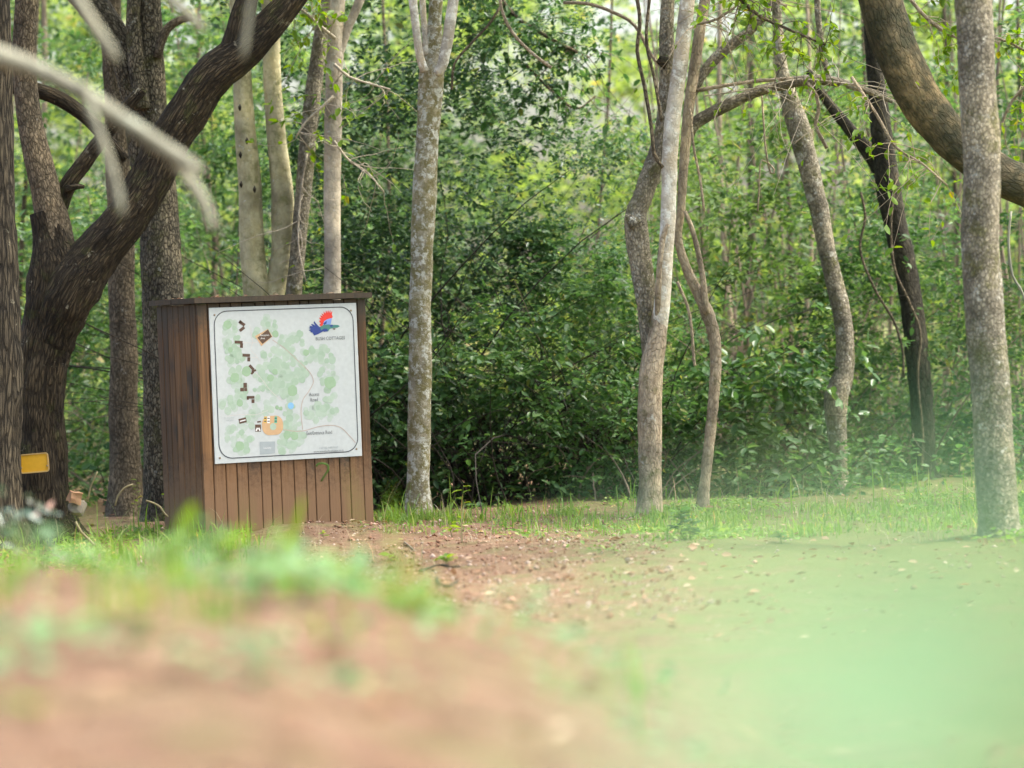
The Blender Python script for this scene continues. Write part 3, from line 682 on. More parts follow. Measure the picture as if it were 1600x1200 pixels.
# low leafy cover on the floor of the wood
def cover(xr, yr, n, size, hh, lmat, seed, label, clumps=0):
    rg = np.random.default_rng(seed)
    if clumps:
        cc = np.stack([rg.uniform(*xr, clumps), rg.uniform(*yr, clumps)], 1); wt_ = rg.random(clumps) ** 2; wt_ /= wt_.sum()
        XY = cc[rg.choice(clumps, n, p=wt_)] + rg.normal(0, 1, (n, 2)) * rg.uniform(.06, .16, (n, 1)) * np.array([1, 1.5])
    else: XY = np.stack([rg.uniform(*xr, n), rg.uniform(*yr, n)], 1)
    C = np.column_stack([XY, ground_h(XY[:, 0], XY[:, 1]) + hh * rg.random(n) ** 1.5])
    d = rg.normal(0, 1, (n, 3)) * np.array([1, 1, .35]); nn = np.array([0, -.3, 1.]) + rg.normal(0, .45, (n, 3))
    o = link('ground_cover', leaves_mesh('ground_cover', C, d, nn, size * rg.uniform(.5, 1.3, n), 1.0, None, rg), lmat, kind='stuff'); tag(o, label)
cover((-8, 9), (29.2, 46), 19000, .10, .5, L_MID, 251, 'low leafy cover on the floor of the wood')
cover((-1.5, 4.2), (27.7, 29.4), 1500, .07, .38, L_MID, 258, 'leafy cover creeping out of the foot of the thicket', 60)
cover((-14, 15), (46, 80), 9000, .26, .8, L_FAR_SUN, 252, 'leafy cover on the floor of the far wood, painted sunlit pale')
cover((.4, 4.3), (21.5, 27.0), 5200, .035, .05, L_GRASS, 253, 'small leaved creeping plants among the right grass', 44)
cover((-1.25, .25), (6.0, 10.2), 420, .045, .05, L_WEED, 256, 'blurred creeping weeds on the near bank', 34)
cover((-1.3, -.3), (8.0, 10.5), 170, .05, .10, L_WEED, 257, 'blurred leafy weeds along the crest of the near bank', 9)
cover((-.9, .9), (23.0, 27.5), 900, .03, .04, L_GRASS, 254, 'small creeping plants near the lichen spotted trunk', 26)
cover((-3.6, -1.9), (19.5, 26.0), 2200, .04, .07, L_GRASS, 255, 'small creeping plants between forked tree and kiosk', 40)
# tangle of bare twigs inside the wood
rg = np.random.default_rng(301)
def tangle(name, x0, x1, y0, y1, m_, h, mat, seed, r=(.004, .010), label=None):
    rg = np.random.default_rng(seed)
    Pm, Rm = stems_np(m_, .1, h, .35, rg, 12, r, .6)
    off = np.stack([rg.uniform(x0, x1, m_), rg.uniform(y0, y1, m_), np.zeros(m_)], 1)
    o = link(name, tubes(name, Pm + off[:, None], Rm, 5), mat, kind='stuff'); tag(o, label)
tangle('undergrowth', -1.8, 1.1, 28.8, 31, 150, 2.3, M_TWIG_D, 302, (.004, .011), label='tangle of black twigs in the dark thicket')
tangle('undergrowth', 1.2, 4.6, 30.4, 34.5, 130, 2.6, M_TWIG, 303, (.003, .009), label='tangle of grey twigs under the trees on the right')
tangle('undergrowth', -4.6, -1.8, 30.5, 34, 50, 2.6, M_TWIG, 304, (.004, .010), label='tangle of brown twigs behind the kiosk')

# ------------------------------------------------------------------ vines and leafy twigs
def poles(x0, x1, y0, y1, m_, h, mat, seed, label):
    rg = np.random.default_rng(seed); t = np.linspace(0, 1, 10)
    b = np.stack([rg.uniform(x0, x1, m_), rg.uniform(y0, y1, m_), np.full(m_, -.1)], 1)
    d = np.stack([rg.normal(0, .10, m_), rg.normal(0, .1, m_), np.ones(m_)], 1); L = h * rg.uniform(.5, 1.1, m_)
    w = np.cumsum(np.cumsum(rg.normal(0, .012, (m_, 10, 3)), 1), 1) * np.array([1, 1, .2]); w[:, 0] = 0
    o = link('undergrowth', tubes('undergrowth', b[:, None] + d[:, None] * (L[:, None] * t)[..., None] + w, rg.uniform(.006, .02, m_)[:, None] * (1 - .6 * t)[None], 6), mat, kind='stuff'); tag(o, label)
poles(1.2, 4.8, 31.5, 37, 60, 4.6, M_TWIG, 306, 'mass of thin grey stems in the wood on the right')
poles(-5, -1.2, 32, 38, 34, 4.6, M_TWIG, 307, 'mass of thin grey stems in the wood on the left')
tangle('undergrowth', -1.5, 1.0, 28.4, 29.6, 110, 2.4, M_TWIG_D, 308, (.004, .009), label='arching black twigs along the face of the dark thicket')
def vine(lab, lst, depth, w, mat, name='vine', cat='vine', group='vines hanging in the wood'):
    pts = pts_px([(a, b, w) for a, b in lst], depth)
    r = pts[0][0]
    me = limb_mesh(name, pts, r, 6, .05, .04, 0, len(lab), .08)
    o = link(name, me, mat, loc=r); return tag(o, lab, cat, group)
vine('vine looping down left of the pale mottled trunk', [(990, -30), (1000, 30), (996, 80), (1008, 140), (1018, 200), (1022, 240), (1036, 262)], 25.6, 6, B_BROWN)
vine('thin vine trailing beside the knobby stem from the top', [(1018, -30), (1010, 60), (1022, 120), (1034, 190)], 25.5, 5, B_BROWN)
vine('curled vine hanging under the arching bough', [(1262, 130), (1276, 150), (1279, 175), (1274, 195), (1286, 220), (1292, 232)], 26.2, 6, B_RED)
vine('vine hanging straight beside the thin twisted tree', [(1078, 170), (1084, 230), (1094, 280), (1100, 330)], 26.0, 4, B_RED)
vine('short hooked vine stub before the twisted tree', [(1058, 440), (1074, 478), (1080, 510), (1084, 560), (1086, 572)], 26.2, 5, B_RED)
vine('long vine dropping behind the S shaped trunk', [(1190, 140), (1196, 230), (1204, 270), (1210, 265), (1190, 250), (1186, 300), (1184, 330)], 26.8, 3, B_RED)
vine('vine curtain strand left of the black trunk', [(1345, 300), (1352, 340), (1344, 390), (1366, 450), (1396, 500), (1410, 545), (1412, 590)], 29.0, 4, B_BROWN)
vine('second strand winding up the black trunk', [(1400, 270), (1392, 350), (1398, 420), (1420, 470), (1438, 520), (1434, 590), (1442, 680), (1440, 735)], 28.95, 4, B_BROWN)
vine('dangling pale vine at the right picture edge', [(1580, 330), (1576, 380), (1582, 430), (1594, 450), (1606, 480)], 24.8, 4, B_DEAD)
vine('bent bare stick in the undergrowth before the black trunk', [(1390, 712), (1404, 704), (1420, 698), (1436, 696)], 29.6, 4, B_RED)
vine('fallen grey branch lying through the undergrowth on the right', [(1170, 560), (1210, 610), (1260, 660), (1290, 690), (1310, 720)], 29.8, 5, B_BROWN)
vine('bent twig dangling from the top near the lichen spotted trunk', [(782, -20), (783, 12), (800, 50), (830, 82), (862, 106)], 26.0, 5, B_RED)
vine('slanting bare twig from the lichen spotted trunk to the top', [(706, 140), (710, 100), (734, 70), (764, 38), (782, 10)], 26.2, 4, B_BROWN)
vine('bare curving bough at the top between the two pale trunks', [(880, 4), (920, 6), (960, 20), (992, 40), (1020, 90), (1040, 110)], 26.8, 6, B_RED)

def leafy_branch(lab, lst, depth, w, bark, lmat, nleaf, size, seed, twigs=10, tl=.28, droop=.4, name='leafy_branch', group='leafy twigs hanging into view', root=None):
    """branch > twigs, foliage"""
    rg = np.random.default_rng(seed)
    pts = pts_px([(a, b, w * (1 - .6 * i / len(lst))) for i, (a, b) in enumerate(lst)], depth)
    o0 = pts[0][0]
    if root is None:
        r = empty(name, o0, lab, 'branch', group)
    else:
        r = root; o0 = r.location
    me = limb_mesh('stem', pts, o0, 7, .05, .04, 0, seed, .06); link('stem' if root is None else 'branch', me, bark, r)
    A = catmull(pts, .04)[:, :3]
    st = A[rg.integers(len(A) // 8, len(A), twigs)]
    D = rg.normal(0, 1, (twigs, 3)) * np.array([1, .8, .5]) + np.array([0, 0, -.25])
    D /= np.linalg.norm(D, axis=1)[:, None]
    t = np.linspace(0, 1, 8); L = tl * rg.uniform(.5, 1.4, twigs)
    wig = np.cumsum(np.cumsum(rg.normal(0, .011, (twigs, 8, 3)), 1), 1); wig[:, 0] = 0
    Pm = st[:, None] + D[:, None] * (L[:, None] * t)[..., None] + np.array([0, 0, -1.]) * (droop * L[:, None] * t ** 2)[..., None] + wig - np.array(o0)
    Rm = np.full((twigs, 8), .0035) * (1 - .65 * t)
    link('twigs', tubes('twigs', Pm, Rm, 5), bark, r, kind='stuff')
    if nleaf:
        ti = rg.integers(0, twigs, nleaf); ki = rg.integers(2, 8, nleaf)
        C = Pm[ti, ki]; d = D[ti] * .5 + rg.normal(0, .7, (nleaf, 3)) + np.array([0, 0, -.4])
        nn = np.array([0, 0, 1.]) + rg.normal(0, .5, (nleaf, 3))
        me = leaves_mesh('foliage', C, d, nn, size * rg.uniform(.6, 1.25, nleaf), .9, None, rg)
        link('foliage', me, lmat, r, kind='stuff')
    return r
leafy_branch(None, [(524, 60), (500, 40), (478, 20), (450, 0)], 27.9, 6, B_PALE2, L_BRIGHT, 150, .075, 401, 16, .35, root=r6)
leafy_branch(None, [(522, 150), (500, 170), (478, 190), (462, 215)], 27.9, 5, B_PALE2, L_BRIGHT, 110, .07, 402, 14, .3, root=r6)
leafy_branch(None, [(522, 100), (545, 120), (575, 130), (610, 140)], 27.9, 5, B_PALE2, L_BRIGHT, 24, .055, 403, 16, .42, .1, root=r6)
leafy_branch(None, [(522, 220), (545, 250), (575, 270), (600, 300)], 27.9, 4, B_PALE2, L_BRIGHT, 8, .05, 404, 12, .4, .1, root=r6)
leafy_branch(None, [(480, 240), (470, 300), (466, 380), (478, 440)], 28.2, 4, B_PALE2, L_BRIGHT, 10, .05, 405, 14, .34, .0, root=r7)
leafy_branch('bright leafy twigs at the top between twisted tree and bent limb', [(1130, -30), (1180, 20), (1230, 45), (1290, 70)], 25.4, 7, B_BROWN, L_BRIGHT, 330, .062, 411, 30, .32)
leafy_branch('bright leafy spray hanging under the bent limb', [(1330, 120), (1370, 180), (1400, 230), (1440, 255), (1480, 290)], 25.2, 6, B_RED, L_BRIGHT, 120, .07, 412, 22, .32, .6)
leafy_branch('leafy twigs in the bright corner above the straight right trunk', [(1400, -30), (1450, 30), (1500, 60), (1560, 60), (1620, 90)], 26.2, 7, B_RED, L_BRIGHT, 420, .07, 413, 34, .42)
leafy_branch('leafy twigs behind the straight right trunk below the bent limb', [(1620, 120), (1580, 160), (1560, 220), (1570, 260)], 26.6, 6, B_RED, L_BRIGHT, 150, .07, 414, 16, .35)
leafy_branch('bare drooping twig bundle hanging from the bough on the right', [(1100, 150), (1180, 138), (1250, 124), (1330, 132), (1400, 150)], 26.2, 2.4, B_PALE2, L_BRIGHT, 60, .05, 415, 40, .6, .5)
leafy_branch('bare twigs tangled at the top beside the pale mottled trunk', [(1060, 40), (1120, 30), (1180, -10), (1230, 10)], 25.8, 5, B_RED, L_BRIGHT, 50, .05, 416, 40, .55, .4)
leafy_branch('dark leafy branch hanging at the top centre', [(760, -40), (800, 20), (860, 60), (920, 90)], 29.5, 8, B_BROWN, L_MID, 420, .085, 417, 34, .5, .5)
leafy_branch('loose leafy twigs in front of the bright green gap', [(820, 100), (860, 140), (900, 170), (930, 150)], 29.8, 5, B_BROWN, L_MID, 110, .075, 418, 20, .36, .4)

# ------------------------------------------------------------------ kiosk
KA = math.radians(28)
KU = Vector((math.cos(KA), math.sin(KA), 0)); KV = Vector((-math.sin(KA), math.cos(KA), 0))
KP = P(321, 836, 25.2); KX0 = Vector((KP.x, KP.y, 0))
def kproj(v):
    q = v - C0; d = q.dot(FWD); return 800 + q.dot(RIGHT) / d * FPX, 600 - q.dot(UP) / d * FPX
lo, hi = .8, 2.0
for _ in range(40):
    w_ = (lo + hi) / 2
    if kproj(KX0 + KU * w_)[0] < 585: lo = w_
    else: hi = w_
KW = lo
lo, hi = .3, 1.6
for _ in range(40):
    w_ = (lo + hi) / 2
    if kproj(KX0 + KV * w_)[0] > 258: lo = w_
    else: hi = w_
KD = lo
lo, hi = 1.0, 2.2
for _ in range(40):
    w_ = (lo + hi) / 2
    if kproj(KX0 + Vector((0, 0, w_)))[1] > 474: lo = w_
    else: hi = w_
KH = lo
print('KIOSK', KW, KD, KH)
kiosk = empty('map_kiosk', KX0, 'brown plank map kiosk with a white site map screwed to its front', 'kiosk', rz=KA)

def box_mesh(name, x0, x1, y0, y1, z0, z1, bev=.002):
    b = min(bev, (x1 - x0) / 4, (y1 - y0) / 4)
    prof = [(x0 + b, y0), (x1 - b, y0), (x1, y0 + b), (x1, y1 - b), (x1 - b, y1), (x0 + b, y1), (x0, y1 - b), (x0, y0 + b)]
    V = [(x, y, z0) for x, y in prof] + [(x, y, z1) for x, y in prof]
    F = [tuple(range(7, -1, -1)), tuple(range(8, 16))] + [(i, (i + 1) % 8, 8 + (i + 1) % 8, 8 + i) for i in range(8)]
    me = bpy.data.meshes.new(name); me.from_pydata(V, [], F); me.update(); return me
rk = random.Random(11)
# front boards: uneven widths as in the picture (scaled edges)
edges = [862, 905, 955, 1000, 1045, 1100, 1140, 1180, 1235, 1285, 1322, 1378, 1425, 1468, 1525, 1562]
ex = [(e - edges[0]) / (edges[-1] - edges[0]) * KW for e in edges]
TP = .022
for a, b in zip(ex[:-1], ex[1:]):
    pr = rk.uniform(0, .0035)
    link('plank', box_mesh('plank', a + .0022, b - .0022, -pr, TP, rk.uniform(-.06, -.02), KH - rk.uniform(.002, .008), .004), M_WOOD, kiosk)
nside = 7
sw = (KD - TP - .002) / nside
for i in range(nside):
    for xx, sg in ((0, -1), (KW, 1)):
        pr = rk.uniform(0, .0035)
        y0 = TP + .002 + i * sw
        x0, x1 = (0 - pr, TP - .002) if sg < 0 else (KW - TP + .002, KW + pr)
        link('plank', box_mesh('plank', x0, x1, y0 + .0035, y0 + sw - .0035, -.05, KH - rk.uniform(.002, .008), .004), M_WOOD, kiosk)
nb = 14; bw = (KW - 2 * TP) / nb
for i in range(nb):
    link('plank', box_mesh('plank', TP + i * bw + .003, TP + (i + 1) * bw - .003, KD - TP, KD + rk.uniform(-.003, 0), -.05, KH - .005, .004), M_WOOD, kiosk)
fr = box_mesh('frame', TP + .002, KW - TP - .002, TP + .003, KD - TP - .003, -.05, KH - .012, .01)
link('frame', fr, M_DARKWOOD, kiosk)
# lid: two long boards and an edge strip
LZ = KH
link('lid_board', box_mesh('lid_board', -.035, KW + .03, -.045, KD * .5 - .004, LZ, LZ + .036, .004), M_WOOD, kiosk)
link('lid_board', box_mesh('lid_board', -.037, KW + .028, KD * .5 + .004, KD + .04, LZ + .001, LZ + .035, .004), M_WOOD, kiosk)
# debris lying on the lid
rg = np.random.default_rng(55)
n = 90
C = np.stack([rg.uniform(-.04, KW, n), rg.uniform(-.03, KD, n), np.full(n, LZ + .04)], 1)
d = rg.normal(0, 1, (n, 3)) * np.array([1, 1, .12]); nn = np.array([0, 0, 1.]) + rg.normal(0, .3, (n, 3))
o = link('leaf_litter', leaves_mesh('lid_litter', C, d, nn, rg.uniform(.015, .045, n), .9, None, rg), L_LITTER, kind='stuff')
o.matrix_world = Matrix.Translation(KX0) @ Matrix.Rotation(KA, 4, 'Z'); tag(o, 'dry leaf crumbs lying on the kiosk lid')

# ---- map panel: u right 0..1, v down 0..1, laid out from the picture
def uv(px, py):
    # inverse of the affine corner map of the panel in the photograph
    a, b, c, d_ = 230.0, 9.5, -8.8, 241.5
    x, y = px - 326, py - 481.6
    det = a * d_ - b * c
    return (x * d_ - b * y) / det, (a * y - c * x) / det
def kplane(px, py):
    """kiosk front-plane coordinates (x, z) for a pixel"""
    dr = FWD + RIGHT * ((px - 800) / FPX) + UP * ((600 - py) / FPX)
    nrm = -KV; t = (KX0 - C0 + nrm * .006).dot(nrm) / dr.dot(nrm)
    q = C0 + dr * t - KX0
    return q.dot(KU), q.z
c_tl, c_tr, c_bl, c_br = kplane(326, 481.6), kplane(556, 473), kplane(335.7, 724.9), kplane(565.3, 712.8)
PX0 = (c_tl[0] + c_bl[0]) / 2; PX1 = (c_tr[0] + c_br[0]) / 2
PZ1 = (c_tl[1] + c_tr[1]) / 2; PZ0 = (c_bl[1] + c_br[1]) / 2
PANEL_TILT = ((c_tr[1] - c_tl[1]) + (c_br[1] - c_bl[1])) / 2 / (PX1 - PX0)
print('PANEL', c_tl, c_tr, c_bl, c_br)
PWD, PHT = PX1 - PX0, PZ1 - PZ0
panel_me = bpy.data.meshes.new('map_panel')
b = .004
V = []; F = []
for y, ins in ((-.004, 0), (-.011, 0), (-.012, .0015)):
    V += [(ins, y, ins), (PWD - ins, y, ins), (PWD - ins, y, PHT - ins), (ins, y, PHT - ins)]
F = [(3, 2, 1, 0), (0, 1, 5, 4), (1, 2, 6, 5), (2, 3, 7, 6), (3, 0, 4, 7), (4, 5, 9, 8), (5, 6, 10, 9), (6, 7, 11, 10), (7, 4, 8, 11), (8, 9, 10, 11)]
panel_me.from_pydata(V, [], F); panel_me.update()
M_PANEL = plain('panel_white', (.50, .53, .51), .4, .4)
panel = link('map_panel', panel_me, M_PANEL, kiosk, loc=(PX0, 0, PZ0))
panel.rotation_euler = (0, -math.atan(PANEL_TILT), 0)
ZL = [0]
def flat(name, polys, mat, lift=None, u_v=True, part=True):
    """flat print: polygons in (u, v) as one thin sheet on the panel"""
    V, F = [], []
    for pl in polys:
        ZL[0] += 1
        y = -.0122 - (ZL[0] * 2e-6 if lift is None else lift)
        F.append(tuple(range(len(V), len(V) + len(pl))))
        V += [(u * PWD, y, (1 - v) * PHT) for u, v in pl]
    me = bpy.data.meshes.new(name); me.from_pydata(V, [], F); me.update()
    # face the viewer (-y)
    for p in me.polygons:
        if p.normal.y > 0: p.flip()
    return link(name, me, mat, panel)
def px_poly(pts): return [uv(a, b_) for a, b_ in pts]
def circ(u, v, r, n=14, wob=0, rs=None):
    o = []
    for i in range(n):
        a = 2 * math.pi * i / n; rr = r * (1 + (rs.uniform(-wob, wob) if rs else 0))
        o.append((u + rr * math.cos(a), v + rr * math.sin(a) * PWD / PHT))
    return o
def ribbon(pts, w):
    """polyline in uv -> list of quads, w in u units"""
    out = []
    pts = [Vector((a, b_)) for a, b_ in pts]
    L = []
    for i, p in enumerate(pts):
        t = (pts[min(i + 1, len(pts) - 1)] - pts[max(i - 1, 0)]).normalized(); nn = Vector((-t.y, t.x)) * w / 2
        L.append((p + nn, p - nn))
    for a, b_ in zip(L[:-1], L[1:]): out.append([tuple(a[0]), tuple(b_[0]), tuple(b_[1]), tuple(a[1])])
    return out
def spline(pts, n=10):
    A = catmull([(Vector((a, b_, 0)), .01) for a, b_ in pts], 1 / 60)
    return [(a[0], a[1]) for a in A]
def ink(name, c): return plain(name, c, .45, .4)
I_BLACK = ink('ink_black', (.06, .065, .07)); I_GREY = ink('ink_grey', (.13, .14, .14)); I_LGREY = ink('ink_light_grey', (.34, .38, .38)); I_PALE = ink('ink_faint', (.56, .60, .56))
G = [ink('ink_green', c) for c in ((.37, .47, .36), (.40, .49, .39), (.43, .50, .43), (.30, .43, .27), (.34, .45, .33))]
I_BROWN = ink('ink_brown', (.10, .055, .035)); I_TAN = ink('ink_tan', (.56, .36, .19)); I_ROAD = ink('ink_road', (.46, .36, .30)); I_ROADF = ink('ink_road_faint', (.58, .53, .48))
I_BLUE = ink('ink_blue', (.22, .45, .66)); I_RED = ink('ink_red', (.70, .045, .03)); I_NAVY = ink('ink_navy', (.025, .05, .22)); I_SKY = ink('ink_pale_blue', (.20, .30, .62)); I_TEAL = ink('ink_teal', (.06, .20, .17)); I_CAR = ink('ink_car_green', (.12, .42, .28)); I_YEL = ink('ink_car_yellow', (.62, .40, .08)); I_WHITE = ink('ink_white', (.75, .75, .72))
# printed trees
rs = random.Random(5)
def M2px(X, Y): return 320 + X / 6.154, 470 + Y / 6.154
REG = [(250, 330, 95, 130, 26), (260, 500, 110, 120, 24), (600, 235, 75, 75, 16), (470, 300, 40, 45, 6), (830, 380, 110, 90, 20), (980, 520, 60, 90, 10),
       (700, 540, 170, 130, 46), (690, 720, 220, 130, 60), (850, 700, 130, 120, 24), (1140, 540, 90, 100, 22), (1180, 740, 90, 130, 22), (300, 720, 80, 90, 16),
       (330, 830, 110, 110, 18), (650, 890, 210, 100, 40), (270, 980, 120, 90, 22), (820, 1090, 60, 90, 14), (1060, 1080, 120, 90, 28), (1210, 1010, 80, 140, 18),
       (820, 900, 60, 60, 8), (330, 1290, 130, 170, 34), (420, 1140, 70, 60, 8), (840, 1340, 140, 90, 30), (780, 1430, 90, 50, 14), (820, 1200, 90, 35, 12), (520, 1040, 120, 60, 12)]
polys = [[] for _ in G]
for X, Y, a, b_, n in REG:
    for i in range(n):
        t = rs.uniform(0, 2 * math.pi); q = math.sqrt(rs.random())
        cx, cy = M2px(X + a * q * math.cos(t), Y + b_ * q * math.sin(t))
        u, v = uv(cx, cy)
        polys[rs.choice((0, 1, 1, 2, 2, 2, 4))].append(circ(u, v, rs.uniform(.013, .026), 12, .12, rs))
for X, Y, rr in ((213, 230, 36), (390, 675, 42), (280, 735, 40), (660, 595, 30), (620, 740, 32), (905, 710, 30), (870, 375, 28), (830, 865, 46), (1195, 790, 55), (328, 975, 30), (1258, 1058, 26), (668, 318, 30), (715, 395, 24), (665, 685, 26), (780, 1290, 36), (850, 1300, 36), (740, 1360, 28), (940, 1300, 30), (210, 550, 24), (965, 500, 28), (240, 470, 22), (685, 1025, 18), (720, 1035, 18), (330, 1390, 40)):
    u, v = uv(*M2px(X, Y)); polys[3 if rr > 30 or rs.random() < .5 else 0].append(circ(u, v, rr / 1410 * 1.05, 12, .1, rs))
for gm, pl in zip((2, 1, 4, 0, 3), (polys[2], polys[1], polys[4], polys[0], polys[3])):
    o = flat('printed_trees', pl, G[gm]); o['kind'] = 'stuff'
# border line
def rrect(u0, v0, u1, v1, r, n=8):
    o = []; k = PWD / PHT
    for cx, cy, a0 in ((u1 - r, v0 + r * k, -90), (u1 - r, v1 - r * k, 0), (u0 + r, v1 - r * k, 90), (u0 + r, v0 + r * k, 180)):
        for i in range(n + 1):
            a = math.radians(a0 + 90 * i / n); o.append((cx + r * math.cos(a), cy + r * math.sin(a) * k))
    return o
rr_ = rrect(.030, .024, .974, .968, .088); rr_.append(rr_[0]); rr_.append(rr_[1])
flat('border_line', ribbon(rr_, .0062), I_BLACK, .0012)
# roads
T_ = .0011
def mp(pts): return spline([uv(*M2px(a, b_)) for a, b_ in pts])
flat('road_line', ribbon(mp([(640, 375), (760, 460), (900, 590), (1000, 690), (1032, 760), (1030, 800), (985, 880), (935, 950), (915, 1060), (930, 1240)]), .0045), I_ROAD, T_)
flat('road_line', ribbon(mp([(745, 1236), (850, 1255), (950, 1250), (1080, 1215), (1200, 1202), (1300, 1225), (1380, 1300), (1445, 1375)]), .005), I_ROAD, T_)
flat('path_line', ribbon(mp([(420, 235), (440, 320), (450, 410), (430, 470), (480, 520), (520, 580)]), .003), I_ROADF, T_)
flat('path_line', ribbon(mp([(365, 402), (450, 405), (500, 395)]), .003), I_ROADF, T_)
flat('path_line', ribbon(mp([(480, 690), (540, 755), (620, 860), (730, 960)]), .003), I_ROADF, T_)
flat('path_line', ribbon(mp([(200, 1105), (340, 1088), (480, 1092), (600, 1050)]), .003), I_ROADF, T_)
flat('path_line', ribbon(mp([(440, 545), (500, 548)]), .003), I_ROADF, T_)
# cottages and buildings
def quad(cx, cy, w, h, rot=0):
    c, s = math.cos(math.radians(rot)), math.sin(math.radians(rot))
    return px_poly([M2px(cx + x * c - y * s, cy + x * s + y * c) for x, y in ((-w, -h), (w, -h), (w, h), (-w, h))])
T2 = .0013
for cl in ([(350, 218, 32, 14, 35), (350, 272, 28, 14, -40), (335, 205, 14, 14, 35)], [(318, 398, 38, 14, 3), (345, 430, 14, 22, 3)], [(390, 523, 36, 14, 3), (414, 562, 14, 20, 3)],
           [(440, 640, 30, 13, 48), (462, 672, 22, 10, -20), (448, 692, 16, 10, -45)], [(379, 810, 17, 24, 0), (350, 851, 18, 17, 0), (384, 851, 14, 15, 0)], [(432, 925, 36, 13, 0), (454, 962, 14, 18, 0), (404, 932, 10, 16, 0)],
           [(355, 1147, 36, 24, -14)], [(502, 1220, 28, 34, 0), (512, 1160, 18, 7, -6)]):
    flat('printed_cottage', [quad(*q) for q in cl], I_BROWN, T2)
flat('cottage_sign', [quad(356, 1147, 28, 5, -14)], I_WHITE, T2 + .0003)
for q in ((490, 1232, 7, 16, 25), (514, 1232, 7, 16, -25)): flat('cottage_gable', [quad(*q)], I_WHITE, T2 + .0003)
flat('printed_terrace', [px_poly([M2px(*p) for p in ((472, 340), (598, 270), (640, 345), (535, 435))])], I_TAN, T2 - .0002)
flat('printed_cottage', [px_poly([M2px(*p) for p in ((495, 355), (598, 275), (634, 345), (545, 415))])], I_BROWN, T2)
# parking loop
cu, cv = uv(*M2px(641, 1196)); 
flat('printed_car_park', [rrect(cu - .071, cv - .062, cu + .071, cv + .062, .048)], I_TAN, T2)
flat('printed_roundel', [circ(*uv(*M2px(646, 1208)), .022, 16)], G[0], T2 + .0003)
for X, mt in ((571, I_YEL), (602, I_WHITE), (671, I_CAR)):
    flat('printed_car', [quad(X, 1142, 13, 32, 2)], mt, T2 + .0003)
    flat('printed_car_window', [quad(X, 1128, 10, 5, 2), quad(X, 1156, 10, 5, 2)], I_BLACK, T2 + .0006)
flat('printed_pond', [circ(*uv(*M2px(816, 1010)), .021, 16)], I_BLUE, T2)
flat('printed_block', [px_poly([M2px(*p) for p in ((518, 1352), (666, 1350), (666, 1462), (520, 1474))])], I_LGREY, T2)
# lettering
def lettering(body, px, py, size_px, mat, align='LEFT', lift=.0024, sx=1.0):
    cu_ = bpy.data.curves.new('lettering', 'FONT'); cu_.body = body; cu_.align_x = align; cu_.resolution_u = 2
    cu_.size = size_px / 241.5 * PHT
    ob = bpy.data.objects.new('lettering_tmp', cu_); COL.objects.link(ob)
    me = bpy.data.meshes.new_from_object(ob.evaluated_get(bpy.context.evaluated_depsgraph_get()))
    bpy.data.objects.remove(ob); me.name = 'lettering'
    me.materials.clear()
    u, v = uv(px, py)
    o = link('lettering', me, mat, panel, loc=(u * PWD, -.0122 - lift, (1 - v) * PHT)); o.rotation_euler = (math.radians(90), 0, 0); o.scale = (sx, 1, 1)
    return o
lettering('BUSH COTTAGES', 491.5, 532, 7.6, I_GREY, sx=.86)
lettering('Access', 489.3, 619, 8, I_GREY, 'CENTER', sx=.8)
lettering('Road', 489.3, 627.5, 8, I_GREY, 'CENTER', sx=.8)
lettering('Exit/Entrance Road', 477, 680, 8, I_GREY, sx=.72)
lettering('+27 82 4497447', 512, 702, 5, I_LGREY, 'CENTER')
lettering('www.mvuubushcottages.co.za', 512, 707, 5, I_GREY, 'CENTER', sx=.86)
lettering('Reception', 412, 525, 4.2, I_WHITE, 'CENTER', sx=.9)
lettering('Area', 409, 530, 4.2, I_WHITE, 'CENTER', sx=.9)
lettering('Laundry', 416, 700.5, 4, I_WHITE, 'CENTER')
lettering('To the river', 357, 653, 3.5, I_LGREY, 'CENTER')
lettering('and pool', 358, 656.5, 3.5, I_LGREY, 'CENTER')
# bird emblem
def Bq(pts): return px_poly([(460 + x / 16, 470 + y / 16) for x, y in pts])
def fan(c, pts):   # polygon triangulated as a fan so that notched outlines fill properly
    return [[c, pts[i], pts[i + 1]] for i in range(len(pts) - 1)]
wing = [(640, 650), (600, 590), (640, 565), (585, 500), (640, 490), (590, 420), (655, 425), (615, 360), (690, 385), (650, 310), (715, 345), (705, 260), (755, 315), (770, 235), (800, 300), (825, 225), (845, 300), (880, 220), (885, 310), (930, 240), (918, 340), (940, 400), (910, 450)]
flat('bird_wing', fan(Bq([(770, 480)])[0], Bq(wing + [wing[0]])), I_RED, T2)
flat('bird_wing', [Bq([(690, 600), (720, 510), (800, 460), (915, 430), (900, 520), (880, 600), (800, 640)])], I_SKY, T2 + .0003)
flat('bird_wing', [Bq([(700, 560), (790, 500), (780, 570), (720, 600)])], I_NAVY, T2 + .0005)
tail = [(720, 700), (600, 650), (520, 570), (475, 505), (455, 540), (500, 620), (410, 575), (390, 600), (440, 640), (350, 625), (370, 660), (335, 680), (390, 705), (330, 735), (390, 760), (360, 780), (430, 800), (470, 870), (560, 840), (690, 770)]
flat('bird_tail', fan(Bq([(560, 720)])[0], Bq(tail + [tail[0]])), I_NAVY, T2)
flat('bird_body', [Bq([(620, 650), (700, 600), (820, 590), (920, 600), (1020, 600), (1080, 605), (1120, 640), (1060, 670), (960, 680), (870, 700), (820, 765), (720, 775), (640, 740)])], I_TEAL, T2 + .0006)
flat('bird_body', [Bq([(640, 740), (720, 690), (800, 700), (820, 765), (720, 775)])], I_NAVY, T2 + .0008)
flat('bird_body', [Bq([(860, 620), (920, 590), (950, 630), (890, 660)])], I_NAVY, T2 + .0009)
